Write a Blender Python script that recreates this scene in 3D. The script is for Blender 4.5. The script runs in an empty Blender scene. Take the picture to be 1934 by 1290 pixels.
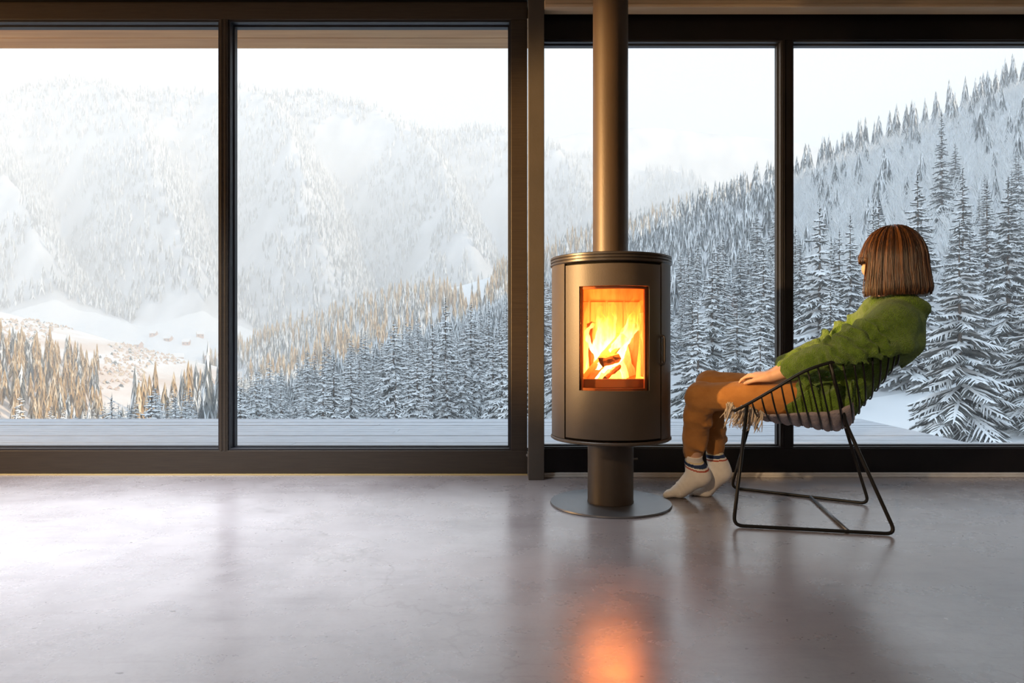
import bpy, math, random
import numpy as np

C = bpy.context.scene.collection
rng = np.random.default_rng(7)
random.seed(7)
PI = math.pi
CAM_Z = 0.70
FPX = 1289.0          # 24 mm lens on a 36 mm wide frame, 1934 px wide


def at(px, py, y):
    """world point on the photograph's ray (px, py) at distance y in front of the camera"""
    return np.array([(px - 967) / FPX * y, y, CAM_Z + (645 - py) / FPX * y])


# ------------------------------------------------------------------ materials
def nd(nt, t, **kw):
    n = nt.nodes.new(t)
    for k, v in kw.items():
        setattr(n, k, v)
    return n


def setin(n, **kw):
    for k, v in kw.items():
        n.inputs[k.replace('_', ' ')].default_value = v


def rgba(c):
    return (c[0], c[1], c[2], 1.0)


def mat(name, base, rough=0.5, metal=0.0, var=None, scale=8.0, stretch=(1, 1, 1), bump=0.0, bscale=60.0,
        rvar=0.0, coat=0.0, coatr=0.1, sheen=0.0, sss=0.0, ior=1.5, detail=4.0, spec=0.5):
    """principled material; var = second colour mixed in by stretched noise"""
    m = bpy.data.materials.new(name)
    m.use_nodes = True
    nt = m.node_tree
    p = nt.nodes['Principled BSDF']
    setin(p, Base_Color=rgba(base), Roughness=rough, Metallic=metal, Coat_Weight=coat, Coat_Roughness=coatr,
          Sheen_Weight=sheen, Subsurface_Weight=sss, IOR=ior, Specular_IOR_Level=spec)
    tc = nd(nt, 'ShaderNodeTexCoord')
    mp = nd(nt, 'ShaderNodeMapping')
    mp.inputs['Scale'].default_value = stretch
    nt.links.new(tc.outputs['Object'], mp.inputs['Vector'])
    if var is not None:
        n = nd(nt, 'ShaderNodeTexNoise')
        setin(n, Scale=scale, Detail=detail, Roughness=0.6)
        nt.links.new(mp.outputs['Vector'], n.inputs['Vector'])
        r = nd(nt, 'ShaderNodeValToRGB')
        r.color_ramp.elements[0].position = 0.35
        r.color_ramp.elements[1].position = 0.65
        r.color_ramp.elements[0].color = rgba(base)
        r.color_ramp.elements[1].color = rgba(var)
        nt.links.new(n.outputs['Fac'], r.inputs['Fac'])
        nt.links.new(r.outputs['Color'], p.inputs['Base Color'])
        if rvar:
            mr = nd(nt, 'ShaderNodeMapRange')
            setin(mr, From_Min=0.3, From_Max=0.7, To_Min=rough - rvar, To_Max=rough + rvar)
            nt.links.new(n.outputs['Fac'], mr.inputs['Value'])
            nt.links.new(mr.outputs['Result'], p.inputs['Roughness'])
    if bump:
        n2 = nd(nt, 'ShaderNodeTexNoise')
        setin(n2, Scale=bscale, Detail=3.0)
        nt.links.new(mp.outputs['Vector'], n2.inputs['Vector'])
        b = nd(nt, 'ShaderNodeBump')
        setin(b, Strength=bump, Distance=0.01)
        nt.links.new(n2.outputs['Fac'], b.inputs['Height'])
        nt.links.new(b.outputs['Normal'], p.inputs['Normal'])
    return m


def emit(name, col, strength):
    m = bpy.data.materials.new(name)
    m.use_nodes = True
    nt = m.node_tree
    nt.nodes.remove(nt.nodes['Principled BSDF'])
    e = nd(nt, 'ShaderNodeEmission')
    setin(e, Color=rgba(col), Strength=strength)
    nt.links.new(e.outputs[0], nt.nodes['Material Output'].inputs['Surface'])
    return m


def glass(name, tint=(1, 1, 1), refl=0.10, rough=0.0):
    m = bpy.data.materials.new(name)
    m.use_nodes = True
    nt = m.node_tree
    nt.nodes.remove(nt.nodes['Principled BSDF'])
    t = nd(nt, 'ShaderNodeBsdfTransparent')
    t.inputs[0].default_value = rgba(tint)
    g = nd(nt, 'ShaderNodeBsdfGlossy')
    g.inputs['Roughness'].default_value = rough
    fr = nd(nt, 'ShaderNodeFresnel')
    fr.inputs['IOR'].default_value = 1.35
    mu = nd(nt, 'ShaderNodeMath', operation='MULTIPLY')
    mu.inputs[1].default_value = refl * 10
    mx = nd(nt, 'ShaderNodeMixShader')
    nt.links.new(fr.outputs[0], mu.inputs[0])
    nt.links.new(mu.outputs[0], mx.inputs[0])
    nt.links.new(t.outputs[0], mx.inputs[1])
    nt.links.new(g.outputs[0], mx.inputs[2])
    nt.links.new(mx.outputs[0], nt.nodes['Material Output'].inputs['Surface'])
    return m


# ------------------------------------------------------------------ mesh helpers
def tag(o, label, cat, group=None, kind=None):
    o['label'] = label
    o['category'] = cat
    if group:
        o['group'] = group
    if kind:
        o['kind'] = kind
    return o


def empty(name, loc):
    o = bpy.data.objects.new(name, None)
    C.objects.link(o)
    o.location = tuple(float(v) for v in loc)
    o.empty_display_size = 0.1
    return o


def rootloc(o):
    l = np.array(o.location)
    while o.parent is not None:
        o = o.parent
        l = l + np.array(o.location)
    return l


def build_mesh(name, V, F, mats, midx=None, smooth=False):
    V = np.asarray(V, dtype=np.float32).reshape(-1, 3)
    me = bpy.data.meshes.new(name)
    if isinstance(F, np.ndarray):
        n, k = F.shape
        me.vertices.add(len(V))
        me.vertices.foreach_set('co', V.ravel())
        me.loops.add(n * k)
        me.loops.foreach_set('vertex_index', F.astype(np.int32).ravel())
        me.polygons.add(n)
        me.polygons.foreach_set('loop_start', np.arange(0, n * k, k, dtype=np.int32))
        me.polygons.foreach_set('loop_total', np.full(n, k, dtype=np.int32))
        me.update(calc_edges=True)
        me.validate()
    else:
        me.from_pydata(V.tolist(), [], F)
        me.update()
    if not isinstance(mats, (list, tuple)):
        mats = [mats]
    for m in mats:
        me.materials.append(m)
    if midx is not None:
        me.polygons.foreach_set('material_index', np.asarray(midx, dtype=np.int32))
    if smooth:
        me.polygons.foreach_set('use_smooth', np.ones(len(me.polygons), dtype=bool))
    return me


def obj(name, V, F, mats, parent=None, loc=None, midx=None, smooth=False, bevel=0.0, auto=False):
    """one mesh object; V in world coordinates, origin at loc (default: the parent's place)"""
    base = rootloc(parent) if parent is not None else np.zeros(3)
    off = np.zeros(3) if loc is None else np.asarray(loc, float) - base
    V = np.asarray(V, dtype=float).reshape(-1, 3) - (base + off)
    me = build_mesh(name, V, F, mats, midx, smooth)
    o = bpy.data.objects.new(name, me)
    C.objects.link(o)
    o.location = tuple(off)
    if parent is not None:
        o.parent = parent
    if bevel:
        b = o.modifiers.new('bevel', 'BEVEL')
        b.width = bevel
        b.segments = 2
        b.limit_method = 'ANGLE'
    if auto:
        o.data.set_sharp_from_angle(angle=math.radians(35))
    return o


class MB:
    def __init__(s):
        s.V = []
        s.F = []
        s.M = []

    def add(s, V, F, m=0):
        n = len(s.V)
        s.V += [tuple(v) for v in V]
        s.F += [tuple(i + n for i in f) for f in F]
        s.M += [m] * len(F)
        return s

    def box(s, x0, x1, y0, y1, z0, z1, m=0):
        V = [(x, y, z) for z in (z0, z1) for y in (y0, y1) for x in (x0, x1)]
        return s.add(V, [(0, 2, 3, 1), (4, 5, 7, 6), (0, 1, 5, 4), (2, 6, 7, 3), (0, 4, 6, 2), (1, 3, 7, 5)], m)

    def lathe(s, prof, cx, cy, seg=48, a0=0.0, a1=2 * PI, m=0, closed_prof=False):
        """prof: list of (r, z); angle 0 faces -Y (towards the camera), grows towards +X"""
        full = abs(a1 - a0 - 2 * PI) < 1e-6
        na = seg if full else seg + 1
        V = []
        for i in range(na):
            a = a0 + (a1 - a0) * i / seg
            for r, z in prof:
                V.append((cx + r * math.sin(a), cy - r * math.cos(a), z))
        k = len(prof)
        F = []
        kk = k if closed_prof else k - 1
        for i in range(seg):
            j = (i + 1) % na
            for q in range(kk):
                q2 = (q + 1) % k
                F.append((i * k + q, j * k + q, j * k + q2, i * k + q2))
        if closed_prof and not full:
            F.append(tuple(range(k)))
            F.append(tuple((na - 1) * k + q for q in range(k))[::-1])
        return s.add(V, F, m)

    def tube(s, P, r, n=8, closed=False, caps=True, m=0):
        P = np.asarray(P, float)
        N = len(P)
        rr = np.broadcast_to(np.asarray(r, float), (N,))
        if closed:
            T = np.roll(P, -1, 0) - np.roll(P, 1, 0)
        else:
            T = np.gradient(P, axis=0)
        T /= np.linalg.norm(T, axis=1)[:, None] + 1e-12
        up = np.array([0, 0, 1.0]) if abs(T[0][2]) < 0.9 else np.array([1.0, 0, 0])
        u = np.cross(T[0], up)
        u /= np.linalg.norm(u)
        V = []
        for i in range(N):
            u = u - T[i] * np.dot(u, T[i])
            u /= np.linalg.norm(u) + 1e-12
            w = np.cross(T[i], u)
            for k in range(n):
                a = 2 * PI * k / n
                V.append(P[i] + rr[i] * (math.cos(a) * u + math.sin(a) * w))
        F = []
        for i in range(N if closed else N - 1):
            j = (i + 1) % N
            for k in range(n):
                k2 = (k + 1) % n
                F.append((i * n + k, i * n + k2, j * n + k2, j * n + k))
        if caps and not closed:
            F.append(tuple(range(n))[::-1])
            F.append(tuple((N - 1) * n + k for k in range(n)))
        return s.add(V, F, m)

    def obj(s, name, mats, parent=None, **kw):
        return obj(name, s.V, s.F, mats, parent, midx=s.M, **kw)


def fillet(P, r, n=6):
    """round the inner corners of a polyline"""
    P = [np.asarray(p, float) for p in P]
    out = [P[0]]
    for i in range(1, len(P) - 1):
        a, b, c = P[i - 1], P[i], P[i + 1]
        d1 = (a - b) / np.linalg.norm(a - b)
        d2 = (c - b) / np.linalg.norm(c - b)
        for t in np.linspace(0, 1, n):
            out.append((1 - t) ** 2 * (b + d1 * r) + 2 * t * (1 - t) * b + t * t * (b + d2 * r))
    out.append(P[-1])
    return np.array(out)


def catmull(P, n=8):
    P = np.asarray(P, float)
    Q = np.vstack([2 * P[0] - P[1], P, 2 * P[-1] - P[-2]])
    out = []
    for i in range(1, len(Q) - 2):
        for t in np.linspace(0, 1, n, endpoint=False):
            a, b, c, d = Q[i - 1], Q[i], Q[i + 1], Q[i + 2]
            out.append(0.5 * ((2 * b) + (c - a) * t + (2 * a - 5 * b + 4 * c - d) * t * t + (3 * b - a - 3 * c + d) * t ** 3))
    out.append(Q[-2])
    return np.array(out)


# ------------------------------------------------------------------ implicit surfaces (bodies, cloth)
class Field:
    def __init__(s, lo, hi, h):
        s.lo = np.asarray(lo, float)
        s.h = h
        s.n = np.ceil((np.asarray(hi, float) - s.lo) / h).astype(int) + 1
        s.f = np.full(tuple(s.n), 1.0, np.float32)

    def block(s, lo, hi):
        i0 = np.clip(np.floor((lo - s.lo) / s.h).astype(int), 0, s.n - 1)
        i1 = np.clip(np.ceil((hi - s.lo) / s.h).astype(int) + 1, 1, s.n)
        ax = [(s.lo[k] + s.h * np.arange(i0[k], i1[k])).astype(np.float32) for k in range(3)]
        X, Y, Z = np.meshgrid(*ax, indexing='ij')
        return tuple(slice(i0[k], i1[k]) for k in range(3)), X, Y, Z

    def blend(s, sl, d, k, cut=False):
        b = s.f[sl]
        if cut:
            b = -b
            h = np.clip(0.5 + 0.5 * (b - d) / k, 0, 1)
            s.f[sl] = -(b * (1 - h) + d * h - k * h * (1 - h))
        else:
            h = np.clip(0.5 + 0.5 * (b - d) / k, 0, 1)
            s.f[sl] = b * (1 - h) + d * h - k * h * (1 - h)

    def cap(s, a, b, r1, r2=None, k=0.02, lat=None, sq=1.0, cut=False):
        """tapered capsule; lat/sq: widen the section by 1/sq along the direction lat"""
        r2 = r1 if r2 is None else r2
        a = np.asarray(a, float)
        b = np.asarray(b, float)
        m = max(r1, r2) / min(sq, 1.0) + k + 0.03
        sl, X, Y, Z = s.block(np.minimum(a, b) - m, np.maximum(a, b) + m)
        d = b - a
        L2 = max(float(d @ d), 1e-12)
        px, py, pz = X - a[0], Y - a[1], Z - a[2]
        t = np.clip((px * d[0] + py * d[1] + pz * d[2]) / L2, 0, 1)
        qx, qy, qz = px - t * d[0], py - t * d[1], pz - t * d[2]
        if lat is not None:
            q = qx * lat[0] + qy * lat[1] + qz * lat[2]
            g = q * (1 - sq)
            qx, qy, qz = qx - g * lat[0], qy - g * lat[1], qz - g * lat[2]
        s.blend(sl, np.sqrt(qx * qx + qy * qy + qz * qz) - (r1 + (r2 - r1) * t), k, cut)
        return s

    def chain(s, P, R, k=0.02, **kw):
        for i in range(len(P) - 1):
            s.cap(P[i], P[i + 1], R[i], R[i + 1], k, **kw)
        return s

    def ell(s, c, r, ax=None, k=0.02, cut=False):
        c = np.asarray(c, float)
        r = np.asarray(r, float)
        ax = np.eye(3) if ax is None else np.asarray(ax, float)
        m = r.max() + k + 0.03
        sl, X, Y, Z = s.block(c - m, c + m)
        p = [X - c[0], Y - c[1], Z - c[2]]
        q = [(p[0] * ax[i][0] + p[1] * ax[i][1] + p[2] * ax[i][2]) for i in range(3)]
        k0 = np.sqrt(sum((q[i] / r[i]) ** 2 for i in range(3)))
        k1 = np.sqrt(sum((q[i] / r[i] ** 2) ** 2 for i in range(3))) + 1e-6
        s.blend(sl, k0 * (k0 - 1) / k1, k, cut)
        return s

    def displace(s, fn, band=0.04):
        idx = np.nonzero(np.abs(s.f) < band)
        P = s.lo + s.h * np.stack(idx, 1)
        s.f[idx] += fn(P).astype(np.float32)
        return s

    def plane_cut(s, p, n):
        """remove everything on the side the normal n points to"""
        ax = [s.lo[k] + s.h * np.arange(s.n[k]) for k in range(3)]
        d = ((ax[0] - p[0]) * n[0])[:, None, None] + ((ax[1] - p[1]) * n[1])[None, :, None] + ((ax[2] - p[2]) * n[2])[None, None, :]
        s.f = np.maximum(s.f, d.astype(np.float32))
        return s

    def mesh(s, smooth=2):
        f = s.f
        S = f < 0
        n = np.array(f.shape)
        cnt = np.zeros(tuple(n - 1), np.uint8)
        for dx in (0, 1):
            for dy in (0, 1):
                for dz in (0, 1):
                    cnt += S[dx:n[0] - 1 + dx, dy:n[1] - 1 + dy, dz:n[2] - 1 + dz]
        mixed = (cnt > 0) & (cnt < 8)
        idx = np.argwhere(mixed)
        vid = np.full(tuple(n - 1), -1, np.int32)
        vid[mixed] = np.arange(len(idx))
        acc = np.zeros((len(idx), 3))
        w = np.zeros(len(idx))
        cs = [(a, b, c) for a in (0, 1) for b in (0, 1) for c in (0, 1)]
        for A in cs:
            for ax in range(3):
                if A[ax] == 1:
                    continue
                B = list(A)
                B[ax] = 1
                ia = idx + A
                ib = idx + B
                fa = f[ia[:, 0], ia[:, 1], ia[:, 2]].astype(float)
                fb = f[ib[:, 0], ib[:, 1], ib[:, 2]].astype(float)
                cr = (fa < 0) != (fb < 0)
                t = np.where(cr, fa / np.where(cr, fa - fb, 1), 0)
                p = np.repeat(np.array(A, float)[None], len(idx), 0)
                p[:, ax] += t
                acc[cr] += p[cr]
                w[cr] += 1
        V = s.lo + s.h * (idx + acc / w[:, None])
        Q = []
        for ax in range(3):
            b, c = (ax + 1) % 3, (ax + 2) % 3
            sl0 = [slice(None)] * 3
            sl1 = [slice(None)] * 3
            sl0[ax] = slice(0, n[ax] - 1)
            sl1[ax] = slice(1, n[ax])
            s0, s1 = S[tuple(sl0)], S[tuple(sl1)]
            e = np.argwhere(s0 != s1)
            e = e[(e[:, b] > 0) & (e[:, c] > 0) & (e[:, b] < n[b] - 1) & (e[:, c] < n[c] - 1)]
            ins = s0[e[:, 0], e[:, 1], e[:, 2]]
            q = []
            for ob, oc in ((-1, -1), (0, -1), (0, 0), (-1, 0)):
                g = e.copy()
                g[:, b] += ob
                g[:, c] += oc
                q.append(vid[g[:, 0], g[:, 1], g[:, 2]])
            q = np.stack(q, 1)
            q[~ins] = q[~ins][:, ::-1]
            Q.append(q)
        Q = np.vstack(Q)
        for _ in range(smooth):
            sm = np.zeros_like(V)
            ct = np.zeros(len(V))
            for k in range(4):
                a, b = Q[:, k], Q[:, (k + 1) % 4]
                for j in range(3):
                    sm[:, j] += np.bincount(a, V[b, j], len(V)) + np.bincount(b, V[a, j], len(V))
                ct += np.bincount(a, minlength=len(V)) + np.bincount(b, minlength=len(V))
            V = V * 0.5 + 0.5 * sm / np.maximum(ct, 1)[:, None]
        return V, Q


def vnoise(P, seed=0):
    """cheap smooth noise in -1..1"""
    r = np.random.default_rng(seed)
    out = np.zeros(len(P))
    for k in range(5):
        d = r.normal(size=3)
        out += np.sin(P @ d * (1 + 0.6 * k) + r.uniform(0, 6.28) + 1.3 * np.sin(P @ r.normal(size=3) + r.uniform(0, 6)))
    return out / 3.2


def unit(v):
    v = np.asarray(v, float)
    return v / np.linalg.norm(v)

# ================================================================== the room
XL, XR, YB = -6.00, 4.60, -4.60
CEIL = 2.50
M_frame = mat('dark_bronze_frame', (0.024, 0.017, 0.012), 0.40, var=(0.036, 0.026, 0.017), scale=6, stretch=(1, 30, 30), bump=0.08, bscale=40)
M_black = mat('black_frame', (0.003, 0.003, 0.004), 0.35, var=(0.006, 0.005, 0.006), scale=5, spec=0.25)
M_bead = mat('glazing_bead', (0.030, 0.024, 0.020), 0.35)
M_seal = mat('rubber_seal', (0.012, 0.013, 0.018), 0.5)
M_glass = glass('window_glass', (0.985, 0.99, 0.99), 0.04)
M_post = mat('painted_steel', (0.052, 0.045, 0.038), 0.5, var=(0.066, 0.056, 0.046), scale=3, bump=0.05, bscale=120)
M_plaster = mat('wall_plaster', (0.72, 0.68, 0.63), 0.9, var=(0.76, 0.72, 0.67), scale=3)
M_ceil = mat('ceiling_boards', (0.36, 0.28, 0.20), 0.8, var=(0.42, 0.33, 0.24), scale=4, stretch=(1, 8, 1))
M_strip = mat('tan_batten', (0.66, 0.52, 0.35), 0.6, var=(0.56, 0.43, 0.28), scale=4, stretch=(1, 30, 30))
M_thresh = mat('pale_threshold', (0.62, 0.60, 0.57), 0.45, var=(0.52, 0.50, 0.47), scale=10)
M_thin = mat('ochre_floor_edge', (0.42, 0.31, 0.14), 0.6)


def floor_material():
    m = bpy.data.materials.new('polished_concrete')
    m.use_nodes = True
    nt = m.node_tree
    p = nt.nodes['Principled BSDF']
    tc = nd(nt, 'ShaderNodeTexCoord')

    def noise(scale, detail, rough=0.6, st=(1, 1, 1), dist=0.0, rot=0.0):
        mp = nd(nt, 'ShaderNodeMapping')
        mp.inputs['Scale'].default_value = st
        mp.inputs['Rotation'].default_value = (0, 0, rot)
        nt.links.new(tc.outputs['Object'], mp.inputs['Vector'])
        n = nd(nt, 'ShaderNodeTexNoise')
        setin(n, Scale=scale, Detail=detail, Roughness=rough, Distortion=dist)
        nt.links.new(mp.outputs['Vector'], n.inputs['Vector'])
        return n.outputs['Fac']

    def ramp(f, stops):
        r = nd(nt, 'ShaderNodeValToRGB')
        e = r.color_ramp.elements
        while len(e) < len(stops):
            e.new(0.5)
        for el, (q, c) in zip(e, stops):
            el.position = q
            el.color = rgba(c)
        nt.links.new(f, r.inputs['Fac'])
        return r.outputs['Color']

    def mix(a, b, f=1.0, mode='MULTIPLY'):
        x = nd(nt, 'ShaderNodeMix', data_type='RGBA', blend_type=mode)
        x.inputs[0].default_value = f
        nt.links.new(a, x.inputs[6])
        nt.links.new(b, x.inputs[7])
        return x.outputs[2]
    big = ramp(noise(0.9, 6, 0.62, dist=0.6), [(0.28, (0.20, 0.178, 0.188)), (0.52, (0.265, 0.242, 0.252)), (0.74, (0.325, 0.305, 0.315))])
    cloud = ramp(noise(4.5, 7, 0.7, dist=0.35), [(0.30, (0.74, 0.73, 0.73)), (0.55, (1, 1, 1)), (0.75, (1.08, 1.08, 1.08))])
    trow = ramp(noise(3.0, 6, 0.7, (1, 5, 1), 0.25, 0.5), [(0.34, (0.80, 0.78, 0.78)), (0.50, (1, 1, 1))])
    fine = ramp(noise(70, 4, 0.7), [(0.36, (0.82, 0.82, 0.82)), (0.50, (1, 1, 1))])
    pit = ramp(noise(38, 2, 0.5, (1, 1.6, 1)), [(0.255, (0.30, 0.28, 0.27)), (0.285, (1, 1, 1))])
    scr = ramp(noise(9, 3, 0.5, (1, 14, 1), 0.3, -0.5), [(0.27, (0.55, 0.54, 0.54)), (0.305, (1, 1, 1))])
    c = mix(mix(mix(mix(mix(big, cloud, 0.55), trow, 0.6), fine, 0.4), pit, 0.75), scr, 0.4)
    # one long hairline crack per few metres
    v = nd(nt, 'ShaderNodeTexVoronoi', feature='DISTANCE_TO_EDGE')
    setin(v, Scale=0.33)
    dn = nd(nt, 'ShaderNodeTexNoise')
    setin(dn, Scale=3.0, Detail=6.0)
    va = nd(nt, 'ShaderNodeVectorMath', operation='ADD')
    nt.links.new(tc.outputs['Object'], va.inputs[0])
    nt.links.new(dn.outputs['Color'], va.inputs[1])
    nt.links.new(tc.outputs['Object'], dn.inputs['Vector'])
    nt.links.new(va.outputs[0], v.inputs['Vector'])
    crack = ramp(v.outputs['Distance'], [(0.0, (0.7, 0.68, 0.66)), (0.0016, (1, 1, 1))])
    c = mix(c, crack, 0.6)
    nt.links.new(c, p.inputs['Base Color'])
    mr = nd(nt, 'ShaderNodeMapRange')
    setin(mr, From_Min=0.3, From_Max=0.7, To_Min=0.20, To_Max=0.36)
    nt.links.new(noise(2.2, 6, 0.7, dist=0.2), mr.inputs['Value'])
    nt.links.new(mr.outputs['Result'], p.inputs['Roughness'])
    setin(p, IOR=1.9, Coat_Weight=0.25, Coat_Roughness=0.22)
    b = nd(nt, 'ShaderNodeBump')
    setin(b, Strength=0.03, Distance=0.003)
    nt.links.new(noise(26, 5, 0.7), b.inputs['Height'])
    nt.links.new(b.outputs['Normal'], p.inputs['Normal'])
    return m


M_floor = floor_material()
o = MB().box(XL, XR, YB, 3.76, -0.12, 0.0).obj('floor', M_floor)
tag(o, 'polished grey concrete floor with worn mottling across the whole room', 'floor', kind='structure')
o = MB().box(XL, XR, YB, 3.75, CEIL, CEIL + 0.12).obj('ceiling', M_ceil)
tag(o, 'board ceiling above the stove and the windows', 'ceiling', kind='structure')
o = MB().box(XL - 0.12, XL, YB - 0.12, 3.76, -0.12, CEIL + 0.12).obj('wall_left', M_plaster)
tag(o, 'plain side wall at the left end of the room', 'wall', kind='structure')
o = MB().box(XR, XR + 0.12, YB - 0.12, 3.76, -0.12, CEIL + 0.12).obj('wall_right', M_plaster)
tag(o, 'plain side wall at the right end of the room', 'wall', kind='structure')
o = MB().box(XL, XR, YB - 0.12, YB, -0.12, CEIL + 0.12).obj('wall_back', M_plaster)
tag(o, 'plain back wall facing the windows', 'wall', kind='structure')
o = MB().box(XL, 0.0815, 3.565, 3.72, 2.483, CEIL).box(0.163, XR, 3.50, 3.66, 2.418, CEIL).obj('wall_front', M_black)
tag(o, 'black lintel wall strip above the windows', 'wall', kind='structure')

# ---- left window: two panes in one bronze sash
YF = 3.58
w1 = empty('window_1', (-1.9, YF, 0))
tag(w1, 'wide bronze framed sliding window with two panes, left of the steel post', 'window', kind='structure')


def rail(mb, x0, x1, y0, y1, z0, z1):
    return mb.box(x0, x1, y0, y1, z0, z1)


b = MB().box(XL, 0.0805, YF, YF + 0.09, 0.006, 0.128).obj('bottom_rail', M_frame, w1, bevel=0.003)
b = MB().box(XL, 0.0805, YF, YF + 0.09, 2.389, 2.483).obj('top_rail', M_frame, w1, bevel=0.003)
MB().box(-0.0056, 0.0805, YF, YF + 0.09, 0.128, 2.389).obj('stile', M_frame, w1, bevel=0.003)
mb = MB()
mb.box(-1.536, -1.491, YF, YF + 0.088, 0.128, 2.389)
mb.box(-1.527, -1.5205, YF - 0.004, YF, 0.128, 2.389).box(-1.5065, -1.500, YF - 0.004, YF, 0.128, 2.389)
mb.obj('mullion', M_frame, w1, bevel=0.0015)
MB().box(XL, XL + 0.05, YF, YF + 0.09, 0.128, 2.389).obj('stile', M_frame, w1, bevel=0.003)
for x0, x1 in ((XL + 0.05, -1.536), (-1.491, -0.0056)):
    mb = MB()
    for k, (g, y0, y1) in enumerate(((0.009, YF + 0.010, YF + 0.05), (0.016, YF + 0.052, YF + 0.088))):
        mb.box(x0, x1, y0, y1, 0.128, 0.128 + g).box(x0, x1, y0, y1, 2.389 - g, 2.389)
        mb.box(x0, x0 + g, y0, y1, 0.128 + g, 2.389 - g).box(x1 - g, x1, y0, y1, 0.128 + g, 2.389 - g)
    mb.obj('glazing_bead', M_seal, w1, bevel=0.001)
    MB().box(x0 + 0.009, x1 - 0.009, YF + 0.058, YF + 0.066, 0.136, 2.381).obj('glass_pane', M_glass, w1)
o = MB().box(XL, 0.0815, YF - 0.012, YF + 0.09, 0.0, 0.006).obj('trim_1', M_thin)
tag(o, 'thin ochre floor edge along the foot of the left window', 'trim', kind='structure')

# ---- steel post between the windows
o = MB().box(0.083, 0.163, 3.444, 3.56, 0.0, CEIL).obj('column', M_post, bevel=0.003)
tag(o, 'grey brown square steel post between the two windows', 'post', kind='structure')

# ---- right window: black fixed frame
YR = 3.53
w2 = empty('window_2', (2.2, YR, 0))
tag(w2, 'black framed window with two tall panes behind the stove and the chair', 'window', kind='structure')
MB().box(0.100, XR, YR, YR + 0.075, 0.023, 0.147).obj('bottom_rail', M_black, w2, bevel=0.003)
MB().box(0.163, XR, YR, YR + 0.075, 2.261, 2.418).obj('top_rail', M_black, w2, bevel=0.003)
mb = MB().box(1.3995, 1.4515, YR, YR + 0.075, 0.147, 2.261)
mb.box(1.4075, 1.412, YR - 0.003, YR, 0.147, 2.261)
mb.obj('mullion', M_black, w2, bevel=0.002)
MB().box(XR - 0.06, XR, YR, YR + 0.075, 0.147, 2.261).obj('stile', M_black, w2, bevel=0.003)
MB().box(0.100, 0.150, YR + 0.04, YR + 0.075, 0.147, 2.418).obj('stile', M_black, w2, bevel=0.003)
for x0, x1 in ((0.150, 1.3995), (1.4515, XR - 0.06)):
    mb = MB()
    for g, y0, y1 in ((0.008, YR + 0.008, YR + 0.035), (0.014, YR + 0.040, YR + 0.073)):
        mb.box(x0, x1, y0, y1, 0.147, 0.147 + g).box(x0, x1, y0, y1, 2.261 - g, 2.261)
        mb.box(x0, x0 + g, y0, y1, 0.147 + g, 2.261 - g).box(x1 - g, x1, y0, y1, 0.147 + g, 2.261 - g)
    mb.obj('glazing_bead', M_seal, w2, bevel=0.001)
    MB().box(x0 + 0.008, x1 - 0.008, YR + 0.044, YR + 0.052, 0.155, 2.253).obj('glass_pane', M_glass, w2)
o = MB().box(0.163, XR, 3.511, 3.66, 0.0, 0.010).box(0.163, XR, 3.518, 3.66, 0.010, 0.023).obj('trim_2', M_thresh, bevel=0.002)
tag(o, 'pale threshold strip along the foot of the black window', 'trim', kind='structure')
o = MB().box(0.163, XR, 3.42, 3.50, 2.376, 2.392).box(0.163, XR, 3.43, 3.50, 2.392, 2.417).obj('trim_3', M_strip, bevel=0.003)
tag(o, 'tan wooden batten along the top of the black window', 'trim', kind='structure')
mb = MB()
mb.tube(fillet([(0.592, 3.53, 0.093), (0.592, 3.505, 0.093), (0.645, 3.503, 0.098)], 0.01), 0.0055, 8)
mb.box(0.577, 0.607, 3.524, 3.532, 0.078, 0.108)
o = mb.obj('window_latch', M_post, smooth=False)
tag(o, 'small dark lever latch on the bottom rail beside the stove pedestal', 'latch')
mb = MB().box(0.0806, 0.0832, 3.575, 3.60, 0.02, 0.12)
mb.tube([(0.0818, 3.57, 0.105), (0.0818, 3.59, 0.105)], 0.008, 8)
o = mb.obj('roller_guide', mat('zinc', (0.5, 0.5, 0.48), 0.35, 0.9))
tag(o, 'small zinc guide bracket at the foot of the steel post', 'bracket')

# ================================================================== the stove
SX, SY, SR = 0.4255, 2.95, 0.253
M_iron = mat('brown_black_iron', (0.052, 0.039, 0.028), 0.48, 0.1, var=(0.060, 0.045, 0.032), scale=9, bump=0.06, bscale=220)
M_iron2 = mat('black_iron', (0.030, 0.025, 0.022), 0.36, 0.2, var=(0.038, 0.031, 0.026), scale=12)
M_flue = mat('brown_enamelled_flue', (0.072, 0.046, 0.027), 0.45, 0.15, var=(0.055, 0.037, 0.023), scale=4, stretch=(1, 1, 0.5), bump=0.05, bscale=150)
M_plate = mat('blue_grey_steel_plate', (0.16, 0.165, 0.18), 0.38, 0.75, var=(0.19, 0.195, 0.21), scale=7, rvar=0.05)
M_lining = mat('cream_fire_brick', (0.72, 0.52, 0.30), 0.9, var=(0.55, 0.36, 0.18), scale=7, stretch=(6, 6, 1))
M_gapblack = mat('gap_black_iron', (0.006, 0.005, 0.004), 0.8, spec=0.1)
M_fglass = glass('stove_glass', (1.0, 0.93, 0.82), 0.09, 0.02)
st = empty('wood_stove', (SX, SY, 0))
tag(st, 'cylindrical black iron wood stove on a pedestal with a burning fire', 'stove')
MB().lathe([(0, 0.0), (0.258, 0.0), (0.260, 0.003), (0.258, 0.009), (0, 0.009)], SX, SY, 96).obj('base_plate', M_plate, st, smooth=True, auto=True)
mb = MB().lathe([(0.092, 0.009), (0.099, 0.009), (0.0995, 0.013), (0.098, 0.016), (0.098, 0.290), (0.092, 0.290)], SX, SY, 64, closed_prof=True)
mb.obj('pedestal', M_iron, st, smooth=True, auto=True)
zb, zt = 0.300, 1.022
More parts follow.
